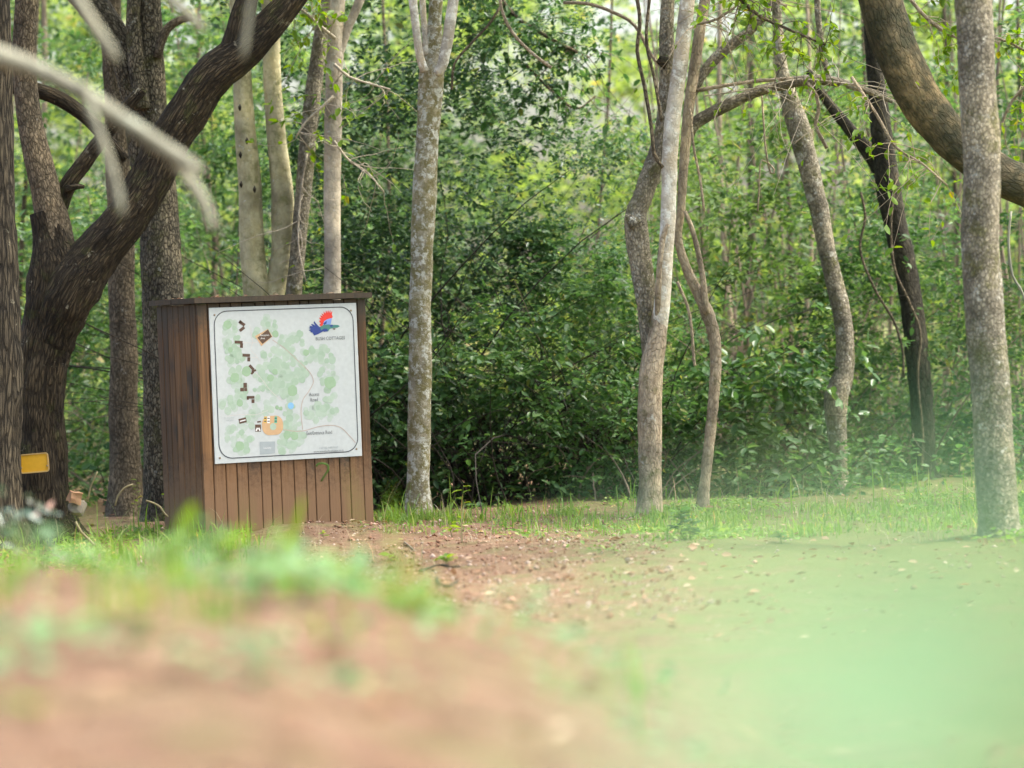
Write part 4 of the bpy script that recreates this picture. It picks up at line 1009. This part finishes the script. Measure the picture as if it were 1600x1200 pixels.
flat('bird_beak', [Bq([(930, 690), (1010, 690), (1000, 720), (960, 720)])], I_BROWN, T2 + .0006)
# screws
M_SCREW = plain('screw_metal', (.28, .22, .15), .4, .5, .6)
for X, Y in ((90, 138), (1402, 92), (140, 1500), (1455, 1434)):
    u, v = uv(*M2px(X, Y))
    V = []; F = []
    for k, (yy, rr) in enumerate(((-.012, .0075), (-.0145, .0068), (-.0155, .004))):
        V += [(math.cos(a) * rr, yy, math.sin(a) * rr) for a in [i * math.pi / 6 for i in range(12)]]
    for k in range(2): F += [(k * 12 + i, (k + 1) * 12 + i, (k + 1) * 12 + (i + 1) % 12, k * 12 + (i + 1) % 12) for i in range(12)]
    F.append(tuple(range(24, 36)))
    me = bpy.data.meshes.new('screw'); me.from_pydata(V, [], F); me.update()
    link('screw', me, M_SCREW, panel, loc=(u * PWD, 0, (1 - v) * PHT))

# ------------------------------------------------------------------ yellow plate on the forked tree
d = 25.2
def plate(r0):
    w, h = 44 / FPX * d, 29 / FPX * d
    o = empty('marker_plate', P(55, 738, d), 'rounded yellow plate fixed at the foot of the forked tree', 'plate')
    rot = Matrix((tuple(RIGHT), tuple(-FWD), tuple(UP))).transposed().to_euler(); 
    o.rotation_euler = rot
    def ring(w, h, r, y):
        L = []
        for cx, cz, a0 in ((w / 2 - r, h / 2 - r, 0), (-w / 2 + r, h / 2 - r, 90), (-w / 2 + r, -h / 2 + r, 180), (w / 2 - r, -h / 2 + r, 270)):
            for i in range(6):
                a = math.radians(a0 + 18 * i); L.append((cx + r * math.cos(a), y, cz + h / 2 + r * math.sin(a)))
        return L
    def lam(x, z): return (x, z)
    n = 24
    V = ring(w, h, .018, 0) + ring(w, h, .018, .006)
    F = [tuple(range(n)), tuple(range(2 * n - 1, n - 1, -1))] + [(i, n + i, n + (i + 1) % n, (i + 1) % n) for i in range(n)]
    me = bpy.data.meshes.new('panel'); me.from_pydata(V, [], F); me.update()
    a = link('panel', me, plain('plate_yellow', (.66, .36, .02), .45, .4), o)
    V = ring(w + .008, h + .008, .021, -.004) + ring(w - .012, h - .012, .013, .010) + ring(w + .002, h + .002, .02, .012)
    V = ring(w - .010, h - .010, .013, .0062) + ring(w - .008, h - .008, .014, .011) + ring(w + .006, h + .006, .02, .011) + ring(w + .006, h + .006, .02, -.002)
    V = [(x, y, z + (0 if k < 1 else 0)) for k, (x, y, z) in enumerate(V)]
    # recentre the rings on the plate
    V2 = []
    for k, hh in enumerate((h - .010, h - .008, h + .006, h + .006)):
        V2 += [(x, y, z + (h - hh) / 2) for x, y, z in V[k * n:(k + 1) * n]]
    F = [(k * n + i, (k + 1) * n + i, (k + 1) * n + (i + 1) % n, k * n + (i + 1) % n) for k in range(3) for i in range(n)]
    me = bpy.data.meshes.new('rim'); me.from_pydata(V2, [], F); me.update()
    link('rim', me, plain('plate_rim', (.50, .33, .12), .5, .4), o)
    for sx in (-1, 1):
        me = limb_mesh('nail', [(Vector((sx * w * .46, .03, h * .3)), .005), (Vector((sx * w * .46, -.02, h * .3)), .005)], (0, 0, 0), 8, .02, 0, 0, 1, 0)
        link('nail', me, M_SCREW, o)
    o.rotation_euler = (Matrix.Rotation(0, 4, 'Y') @ Matrix((tuple(RIGHT), tuple(FWD), tuple(UP))).transposed().to_4x4() @ Matrix.Rotation(math.radians(-5), 4, 'Y') @ Matrix.Rotation(math.pi, 4, 'Z')).to_euler()
plate(None)

# brick chunk by the forked tree
g = P(117, 792, 25.0)
V, F = [], []
rs = random.Random(9)
me = bpy.data.meshes.new('stone')
import bmesh
bm = bmesh.new(); bmesh.ops.create_cube(bm, size=.07); bmesh.ops.subdivide_edges(bm, edges=bm.edges, cuts=3, use_grid_fill=True)
for v in bm.verts:
    v.co += noise.noise_vector(v.co * 22) * .012; v.co.z *= 1.05
bm.to_mesh(me); bm.free()
st = link('stone', me, plain('brick_red', (.34, .19, .11), .9, .2), loc=(g.x, g.y, P(117, 777, 25).z)); st.rotation_euler = (.2, .25, .5)
tag(st, 'broken reddish brick lump at the foot of the forked tree', 'stone')
me = bpy.data.meshes.new('stone'); bm = bmesh.new(); bmesh.ops.create_icosphere(bm, subdivisions=2, radius=.07)
for v in bm.verts: v.co += noise.noise_vector(v.co * 9) * .03; v.co.z *= .9
bm.to_mesh(me); bm.free()
st2 = link('stone', me, plain('stone_grey', (.20, .17, .14), .9, .2), loc=(g.x + .01, g.y + .06, P(117, 795, 25).z)); tag(st2, 'grey stone under the broken brick lump', 'stone')

# ------------------------------------------------------------------ grass, weeds, litter
def grass(name, XY, hmin, hmax, lmat, seed, wid=.006, label=None, lean=.8):
    rg = np.random.default_rng(seed); n = len(XY)
    z = ground_h(XY[:, 0], XY[:, 1]) - .005
    a = rg.uniform(0, 2 * math.pi, n); h = rg.uniform(hmin, hmax, n); ln = np.clip(np.abs(rg.normal(lean * .6, lean, n)), 0, 1.9); h = h * rg.choice([.5, .8, 1.0, 1.5], n, p=[.35, .35, .22, .08])
    dr = np.stack([np.cos(a), np.sin(a), np.zeros(n)], 1); sd = np.stack([-np.sin(a), np.cos(a), np.zeros(n)], 1)
    b = np.stack([XY[:, 0], XY[:, 1], z], 1)
    w = wid * rg.uniform(.6, 1.4, n)
    rows = []
    for t, ww in ((0, .8), (.35, 1), (.7, .7)):
        c = b + np.array([0, 0, 1.]) * (h * (t - .42 * ln * t ** 2))[:, None] + dr * (h * ln * .8 * t ** 2)[:, None]
        rows += [c + sd * (w * ww / 2)[:, None], c - sd * (w * ww / 2)[:, None]]
    tip = b + np.array([0, 0, 1.]) * (h * (1 - .42 * ln))[:, None] + dr * (h * ln * .8)[:, None]
    V = np.stack(rows + [tip, tip + 1e-5], 1)
    F = np.array([[0, 1, 3, 2], [2, 3, 5, 4], [4, 5, 7, 6]])
    Fa = (np.arange(n) * 8)[:, None, None] + F[None]
    t = np.repeat(np.clip(rg.normal(.45, .25, n), 0, 1), 8)
    o = link(name, np_mesh(name, V.reshape(-1, 3), Fa.reshape(-1, 4), False, {'tint': t}), lmat, kind='stuff')
    tag(o, label); return o
def patch(n, x0, x1, y0, y1, seed, clumps=40, sd=.12, mixu=.25):
    rg = np.random.default_rng(seed)
    cc = np.stack([rg.uniform(x0, x1, clumps), rg.uniform(y0, y1, clumps)], 1)
    wt = rg.random(clumps) ** 2; wt /= wt.sum()
    m_ = int(n * (1 - mixu)); ii = rg.choice(clumps, m_, p=wt)
    A = cc[ii] + rg.normal(0, sd, (m_, 2)) * np.array([1, 1.6])
    B = np.stack([rg.uniform(x0, x1, n - m_), rg.uniform(y0, y1, n - m_)], 1)
    return np.vstack([A, B])
grass('grass', np.vstack([patch(5200, .7, 3.8, 22.6, 25.8, 501, 52, .10), patch(1500, .3, 1.4, 23.2, 26.0, 511, 34, .1), patch(1700, 2.4, 4.4, 21.0, 26.0, 512, 30, .2)]), .03, .11, L_GRASS, 502, .007, label='short bright grass along the right side of the clearing')
grass('grass', np.vstack([patch(900, -.9, .5, 24.0, 27.0, 503, 34, .07, .15), patch(420, -.98, -.45, 25.7, 26.5, 513, 8, .06)]), .04, .16, L_GRASS, 504, .007, label='thin grass at the foot of the lichen spotted trunk')
grass('grass', np.vstack([patch(1500, -3.6, -2.0, 20.5, 26.5, 505, 44, .11), patch(600, -2.2, -1.7, 22.0, 25.0, 515, 16, .1)]), .05, .22, L_GRASS, 506, .008, label='grass growing between the forked tree and the kiosk')
grass('grass', patch(260, -3.4, 3.4, 20, 28, 507, 40, .08), .1, .34, L_DRYG, 508, .005, label='scattered dry grass stalks across the clearing', lean=1.1)
grass('grass', patch(420, .6, 4.4, 27.3, 29.0, 509, 26, .1), .05, .18, L_GRASS, 510, .008, label='ragged grass along the edge of the thicket on the right')
grass('grass', np.vstack([patch(150, -1.55, -1.05, 7.6, 9.6, 521, 8, .05), patch(160, -.95, -.2, 7.2, 9.4, 541, 9, .035), patch(60, -.2, .25, 7.4, 9.0, 542, 4, .03), patch(80, -1.3, -.95, 6.2, 7.6, 523, 5, .04), patch(200, -1.9, -.9, 11, 15.5, 524, 18, .08)]), .08, .24, L_GRASS, 522, .007, label='tall blurred grass on the near bank at the left', lean=.5)
grass('grass', patch(90, -.85, -.40, 7.4, 9.4, 525, 7, .035), .05, .13, L_GRASS, 526, .008, label='blurred grass tuft on the crest of the near bank')

grass('grass', np.vstack([patch(90, -1.05, -.35, 25.6, 26.6, 531, 7, .05, .1), patch(70, -.2, 1.0, 25.5, 27.2, 532, 9, .05, .1), patch(170, 1.0, 3.6, 24, 27.4, 533, 18, .06, .1)]), .12, .26, L_GRASS, 534, .009, label='arching tufts of longer grass at the tree feet', lean=1.3)
# dead leaves and gravel
rg = np.random.default_rng(601)
def scatter_px(n, rngs):
    return np.stack([rg.uniform(rngs[0], rngs[1], n), rg.uniform(rngs[2], rngs[3], n)], 1)
XY = np.vstack([scatter_px(1000, (-3.8, 4.2, 16, 30)), scatter_px(380, (-1.2, 1.2, 15, 26)), scatter_px(420, (-1.4, 1.4, 4.5, 10))])
n = len(XY)
C = np.column_stack([XY, ground_h(XY[:, 0], XY[:, 1]) + .008 + rg.random(n) * .012])
o = link('leaf_litter', leaves_mesh('leaf_litter', C, rg.normal(0, 1, (n, 3)) * np.array([1, 1, .15]), np.array([0, 0, 1.]) + rg.normal(0, .35, (n, 3)), rg.uniform(.02, .065, n), 1.0, None, rg), L_LITTER, kind='stuff')
tag(o, 'dry leaves strewn over the soil of the clearing')
XY = np.vstack([scatter_px(2600, (-3.2, 3.6, 15, 28)), scatter_px(4200, (-1.4, .8, 17, 26))]); n = len(XY)
oct_ = np.array([[1, 0, 0], [-1, 0, 0], [0, 1, 0], [0, -1, 0], [0, 0, 1], [0, 0, -1.]])
octf = np.array([[0, 2, 4], [2, 1, 4], [1, 3, 4], [3, 0, 4], [2, 0, 5], [1, 2, 5], [3, 1, 5], [0, 3, 5]])
S = rg.gamma(2.0, .0024, n) + .002
V = oct_[None] * S[:, None, None] * rg.uniform(.6, 1.3, (n, 6, 1)) * np.array([1, 1, .7]) + np.column_stack([XY, ground_h(XY[:, 0], XY[:, 1]) + .004])[:, None]
M_GRAV = leaf_mat('gravel', (.12, .06, .035), (.24, .13, .08), (.40, .33, .27), .9, 0, .2)
o = link('gravel', np_mesh('gravel', V.reshape(-1, 3), ((np.arange(n) * 6)[:, None, None] + octf).reshape(-1, 3), False, {'tint': np.repeat(rg.random(n), 6)}), M_GRAV, kind='stuff'); tag(o, 'soil crumbs and pebbles on the bare ground')

def one_leaf(rg, s, wid=1.0, cup=.10):
    """a single broad leaf, cupped, with a midrib fold: 14 vertices"""
    L = np.array([[0, 0, 0], [.18, .20, .05], [.45, .30, .08], [.75, .20, .05], [1, 0, -.1], [.75, -.20, .05], [.45, -.30, .08], [.18, -.20, .05], [.2, 0, 0], [.5, 0, .02], [.78, 0, -.02]])
    L = L * np.array([s, s * wid, s])
    F = [(0, 8, 1), (1, 8, 9, 2), (2, 9, 10, 3), (3, 10, 4), (0, 7, 8), (7, 6, 9, 8), (6, 5, 10, 9), (5, 4, 10)]
    return L, F
def leaf_obj(root, at, direction, up, s, mat, rg, wid=1.0):
    L, F = one_leaf(rg, s, wid)
    D = Vector(direction).normalized(); Y = Vector(up).cross(D).normalized(); Z = D.cross(Y)
    V = [tuple(Vector(at) + D * a + Y * b_ + Z * c) for a, b_, c in L]
    me = bpy.data.meshes.new('leaf'); me.from_pydata(V, [], F)
    a = me.attributes.new('tint', 'FLOAT', 'POINT'); a.data.foreach_set('value', np.full(len(V), float(np.clip(rg.normal(.5, .22), 0, 1)), dtype=np.float32))
    for p in me.polygons: p.use_smooth = True
    me.update(); return link('leaf', me, mat, root)
def seedling(lab, pos, h, nl, s, mat, seed, lean=(0, 0), name='seedling', group='broad leaved seedlings on the soil', wid=1.0, base=.25, cat='seedling'):
    rg = np.random.default_rng(seed)
    r = empty(name, pos, lab, cat, group)
    tip = Vector((lean[0], lean[1], h)); mid = tip * .5 + Vector((rg.normal(0, .1) * h, rg.normal(0, .1) * h, 0))
    me = limb_mesh('stem', [(tip, .0015), (mid, .002), (Vector((0, 0, -.02)), .003)], (0, 0, 0), 6, .02, 0, 0, seed, 0)
    link('stem', me, M_STEM, r)
    for i in range(nl):
        f = base + (1 - base) * (i + .6) / nl; a = i * 2.4 + rg.uniform(-.4, .4)
        at = tip * f
        leaf_obj(r, at, (math.cos(a), math.sin(a), rg.uniform(-.15, .45)), (rg.normal(0, .25), rg.normal(0, .25), 1), s * rg.uniform(.7, 1.2), mat, rg, wid)
    return r
M_STEM = plain('stem_green', (.12, .15, .05), .6)
SEEDL = [(722, 800, .14, 6, .055, L_BRIGHT, 'upright seedling with yellow green leaves right of the lichen spotted trunk'),
         (745, 803, .05, 5, .06, L_GLOSS, 'low pale leaved seedling beside the upright yellow green one'),
         (708, 838, .05, 6, .05, L_BRIGHT, 'small seedling on bare soil below the lichen spotted trunk'),
         (722, 830, .07, 3, .055, L_BRIGHT, 'seedling holding one yellow leaf in front of the lichen trunk'),
         (696, 884, .04, 8, .05, L_BRIGHT, 'bright seedling beside the curled dark twig on the soil'),
         (610, 878, .03, 5, .05, L_BRIGHT, 'seedling with a yellow leaf on the soil below the kiosk'),
         (603, 800, .11, 9, .032, L_MID, 'feathery seedling at the kiosk\'s right bottom corner'),
         (505, 840, .03, 4, .045, L_BRIGHT, 'tiny seedling on the soil heap before the kiosk'),
         (1062, 842, .13, 22, .06, L_MID, 'bushy dark green seedling in the grass before the twisted tree'),
         (1080, 845, .10, 16, .055, L_MID, 'second bushy seedling crowding the one before the twisted tree'),
         (1222, 848, .05, 8, .055, L_MID, 'low seedling at the front edge of the right grass'),
         (830, 800, .10, 5, .03, L_LIGHT, 'thin seedling with a pale bud at the thicket edge'),
         (340, 815, .14, 9, .03, L_BRIGHT, 'small leaved seedling against the kiosk\'s front left corner'),
         (265, 828, .18, 10, .035, L_BRIGHT, 'leafy seedling left of the kiosk'),
         (215, 812, .22, 10, .03, L_BRIGHT, 'thin climbing seedling on the brown trunk')]
for i, (px, py, h, nl, s, mt, lab) in enumerate(SEEDL):
    p = on_ground(px, py, 13); seedling(lab, p, h * 1.35, nl, s * 1.45, mt, 700 + i, (random.uniform(-.02, .02), random.uniform(-.02, .02)))
# near, blurred weeds on the bank
NW = [(250, 905, 'broad weed on the crest, left of the middle of the near bank', L_WEED, .07, 9, .055), (300, 915, 'weed beside the grass tuft on the near bank crest', L_WEED, .08, 10, .055), (350, 925, 'leafy weed on the crest of the near bank below the kiosk', L_BRIGHT, .09, 12, .05),
      (400, 950, 'weed in front of the crest tuft below the kiosk', L_WEED, .06, 9, .05), (440, 920, 'weed at the right end of the crest tuft', L_BRIGHT, .08, 9, .05), (480, 945, 'pale weed right of the crest tuft', L_WEED, .06, 8, .05), (335, 900, 'tallest weed of the crest tuft', L_MID, .10, 10, .05),
      (205, 1030, 'lone dark weed low on the bare near bank', L_MID, .04, 5, .035), (325, 1060, 'small weed on the bare near bank left of centre', L_WEED, .03, 4, .035), (395, 1080, 'weed on the bare soil below the crest tuft', L_MID, .04, 5, .035), (270, 1050, 'single pale weed on the bare near bank', L_WEED, .03, 3, .032),
      (40, 1120, 'flat pale weed at the lower left corner', L_BRIGHT, .01, 3, .045), (560, 890, 'blue green weed on the crest right of the kiosk', L_WEED, .05, 6, .045), (620, 960, 'bright weed on the bank below the curled twig', L_BRIGHT, .03, 4, .04), (830, 925, 'tall blue green weed in the middle of the bank', L_WEED, .07, 7, .045), (790, 960, 'weed right of the bank crest near the middle', L_WEED, .05, 6, .04),
      (160, 940, 'dark weed among the left grass of the near bank', L_MID, .06, 8, .045), (60, 900, 'leafy weed in the tall grass at the left edge', L_WEED, .075, 9, .045), (115, 860, 'pale weed topping the left grass', L_WEED, .05, 8, .05), (545, 915, 'small bright weed beside the blue green crest weed', L_BRIGHT, .03, 4, .03)]
for i, (px, py, lab, mt, h, nl, s) in enumerate(NW):
    p = on_ground(px, py, 3.5, 40)
    if p.y > 11: p = Vector((P(px, py, 9.3).x, 9.3, gh(P(px, py, 9.3).x, 9.3)))
    seedling(lab, p, h * 1.6, max(3, int(nl * .8)), s * 1.5, mt, 800 + i, (random.uniform(-.02, .02), random.uniform(-.02, .02)), 'weed', 'blurred weeds on the near bank', base=.35, cat='weed')
# dark shrub at the left edge; whitish highlights painted into its leaf colour
p = P(10, 800, 14.5)
shrub('shrub', 'blurred dark shrub at the left edge, whitish highlights painted into its leaves', 'shrub', None, p.x - .12, p.y, .42, .35, P(10, 742, 14.5).z - gh(p.x, p.y), 26, 7, .06, leaf_mat('leaf_painted_glints', (.03, .06, .03), (.10, .15, .10), (.48, .52, .48), .25, .2, .7), M_TWIG_D, 10, 901, L=.12, nclump=8, stem_r=(.003, .006))
# curled twigs and stick on the soil
def stick(lab, lst, d, w, mat):
    pts = []
    for a, b_ in lst:
        q = on_ground(a, b_, 13); pts.append((q + Vector((0, 0, .012)), w / 2 / FPX * q.y))
    o = link('fallen_twig', limb_mesh('fallen_twig', pts, pts[0][0], 7, .03, .08, 0, 5, .15), mat, loc=pts[0][0]); tag(o, lab, 'twig', 'fallen twigs on the soil')
stick('dark fallen twig lying under the bright seedling', [(655, 895), (672, 890), (688, 886), (705, 889), (719, 888)], 0, 3, M_TWIG_D)
stick('curled dark twig nearest the bank on the bare soil', [(683, 905), (686, 915), (698, 919), (710, 915), (718, 909)], 0, 3, M_TWIG_D)
stick('short thin twig on the soil before the lichen trunk', [(632, 850), (640, 856), (646, 862)], 0, 3, M_TWIG)
# pale bent stalks at the left
vine('pale bent stalk arching before the brown trunk', [(180, 790), (184, 775), (195, 762), (208, 757)], 24.0, 3, L_DRYG, 'grass_stalk', 'stalk', 'bent pale stalks')
vine('upright pale stalk beside the brick lump', [(137, 784), (141, 762), (147, 748), (152, 737)], 24.0, 2.5, L_DRYG, 'grass_stalk', 'stalk', 'bent pale stalks')
vine('long pale stalk fallen toward the bank at the left', [(118, 815), (126, 830), (138, 842), (148, 852)], 23.0, 4, L_DRYG, 'grass_stalk', 'stalk', 'bent pale stalks')
vine('hooked grass stalk before the kiosk planks', [(502, 752), (508, 742), (513, 734), (512, 727), (505, 724), (497, 725), (494, 729)], 22.0, 3, L_GRASS, 'grass_stalk', 'stalk', 'bent pale stalks')
vine('wilted grey stalk at the kiosk\'s left bottom corner', [(262, 808), (254, 798), (250, 792), (240, 786), (228, 782)], 24.4, 3, L_DRYG, 'grass_stalk', 'stalk', 'bent pale stalks')
# tall single blades on the bank in front of the kiosk
def blade(lab, lst, d, w, mat):
    pts = pts_px([(a, b_, w * f) for (a, b_), f in zip(lst, (.25, .8, 1, .8, .6))], d)
    base = pts[-1][0]; g_ = gh(base.x, base.y)
    V = []; F = []
    allp = [p for p, _ in pts] + [Vector((base.x, base.y, g_ - .01))]; ws = [r_ for _, r_ in pts] + [pts[-1][1]]
    for p, r_ in zip(allp, ws):
        q = p - base; V += [(q.x - r_, q.y, q.z), (q.x, q.y + r_ * .5, q.z), (q.x + r_, q.y, q.z)]
    for i in range(len(allp) - 1):
        for j in range(2): F.append((i * 3 + j, i * 3 + j + 1, i * 3 + j + 4, i * 3 + j + 3))
    me = bpy.data.meshes.new('tall_grass'); me.from_pydata(V, [], F); a = me.attributes.new('tint', 'FLOAT', 'POINT'); a.data.foreach_set('value', np.full(len(V), .6, dtype=np.float32)); me.update()
    o = link('tall_grass', me, mat, loc=base); tag(o, lab, 'grass blade', 'single blades rising from the near bank')
blade('tall yellow green blade before the kiosk\'s middle planks', [(474, 775), (466, 805), (458, 840), (452, 868), (448, 890)], 11.0, 13, L_BRIGHT)
blade('short greyish blade left of the tall yellow green one', [(431, 826), (434, 838), (438, 850), (442, 862), (446, 876)], 10.5, 10, L_NEAR)
blade('olive blade before the kiosk\'s bottom left corner', [(302, 785), (296, 800), (288, 820), (280, 840), (270, 862)], 9.5, 26, L_BRIGHT)

# ------------------------------------------------------------------ dead bough reaching in from the left, out of focus
D0 = 11.0
tb = P(-700, 900, D0); dt = empty('dead_tree', Vector((tb.x, tb.y, gh(tb.x, tb.y))), 'blurred pale dead branches reaching in across the upper left', 'tree')
def dl(name, lst, dd=0, **k): return limb(name, lst, D0 + dd, B_DEAD, dt, 12, .03, .03, 0, .06, **k)
dl('trunk', [(-560, -900, 150), (-600, -500, 170), (-640, 0, 190), (-680, 500, 210), (-700, 1000, 240)], ground=True)
dl('branch', [(316, 270, 17), (290, 252, 23), (240, 220, 26), (180, 180, 27), (120, 140, 29), (60, 110, 29), (0, 88, 32), (-120, 50, 48), (-300, 20, 72), (-640, 40, 96)])
dl('branch', [(339, 366, 6), (326, 335, 18), (308, 300, 22), (286, 270, 19), (262, 236, 16)], .1)
dl('branch', [(192, 338, 5), (186, 310, 14), (172, 255, 14), (152, 200, 14), (138, 160, 14), (128, 130, 13)], -.1)
dl('branch', [(186, 95, 7), (168, 72, 18), (140, 30, 18), (110, -20, 19), (60, -110, 27), (-100, -300, 48), (-600, -400, 88)], -.2)
dl('branch', [(320, 48, 7), (300, 28, 18), (262, -6, 19), (200, -60, 24), (60, -160, 35), (-100, -300, 48)], .2)
dl('branch', [(380, 92, 6), (384, 60, 8), (390, 10, 8), (396, -60, 10), (330, -150, 16), (200, -60, 19)], .1)

# ------------------------------------------------------------------ leafy sapling right under the lens
d = .75
gp = P(1380, 1500, d)
root = empty('sapling', Vector((gp.x, gp.y, gh(gp.x, gp.y))), 'blurred pale green leaves close to the lens filling the lower right', 'sapling')
top = P(1420, 1000, d) - root.location
link('stem', limb_mesh('stem', [(top, .0016), (P(1390, 1250, d) - root.location, .002), (Vector((0, 0, -.03)), .003)], (0, 0, 0), 7, .02, 0, 0, 8, .02), M_STEM, root)
rg = np.random.default_rng(77)
NL = [((1420, 1180), (930, 1020), 0, .72), ((1440, 1100), (1680, 760), 0, .80), ((1430, 1080), (1250, 880), 0, .75), ((1420, 1220), (1760, 1120), 0, .70), ((1400, 1290), (1040, 1220), 0, .78), ((1430, 1140), (1500, 840), 0, .68),
      ((1440, 1060), (1760, 930), 0, .74), ((1410, 1300), (1600, 1230), 0, .72), ((1400, 1240), (1150, 1100), 0, .70), ((1440, 1020), (1380, 900), 0, .82), ((1500, 1120), (1570, 740), 0, .72), ((1540, 1150), (1690, 790), 0, .78), ((1420, 1200), (1080, 1120), 0, .74)]
for (a, b_), (c, e), s, dd in NL:
    p0 = P(a, b_, dd); p1 = P(c, e, dd)
    leaf_obj(root, p0 - root.location, p1 - p0, Vector((.2, -.75, .65)), (p1 - p0).length, L_NEAR, rg, 1.1)
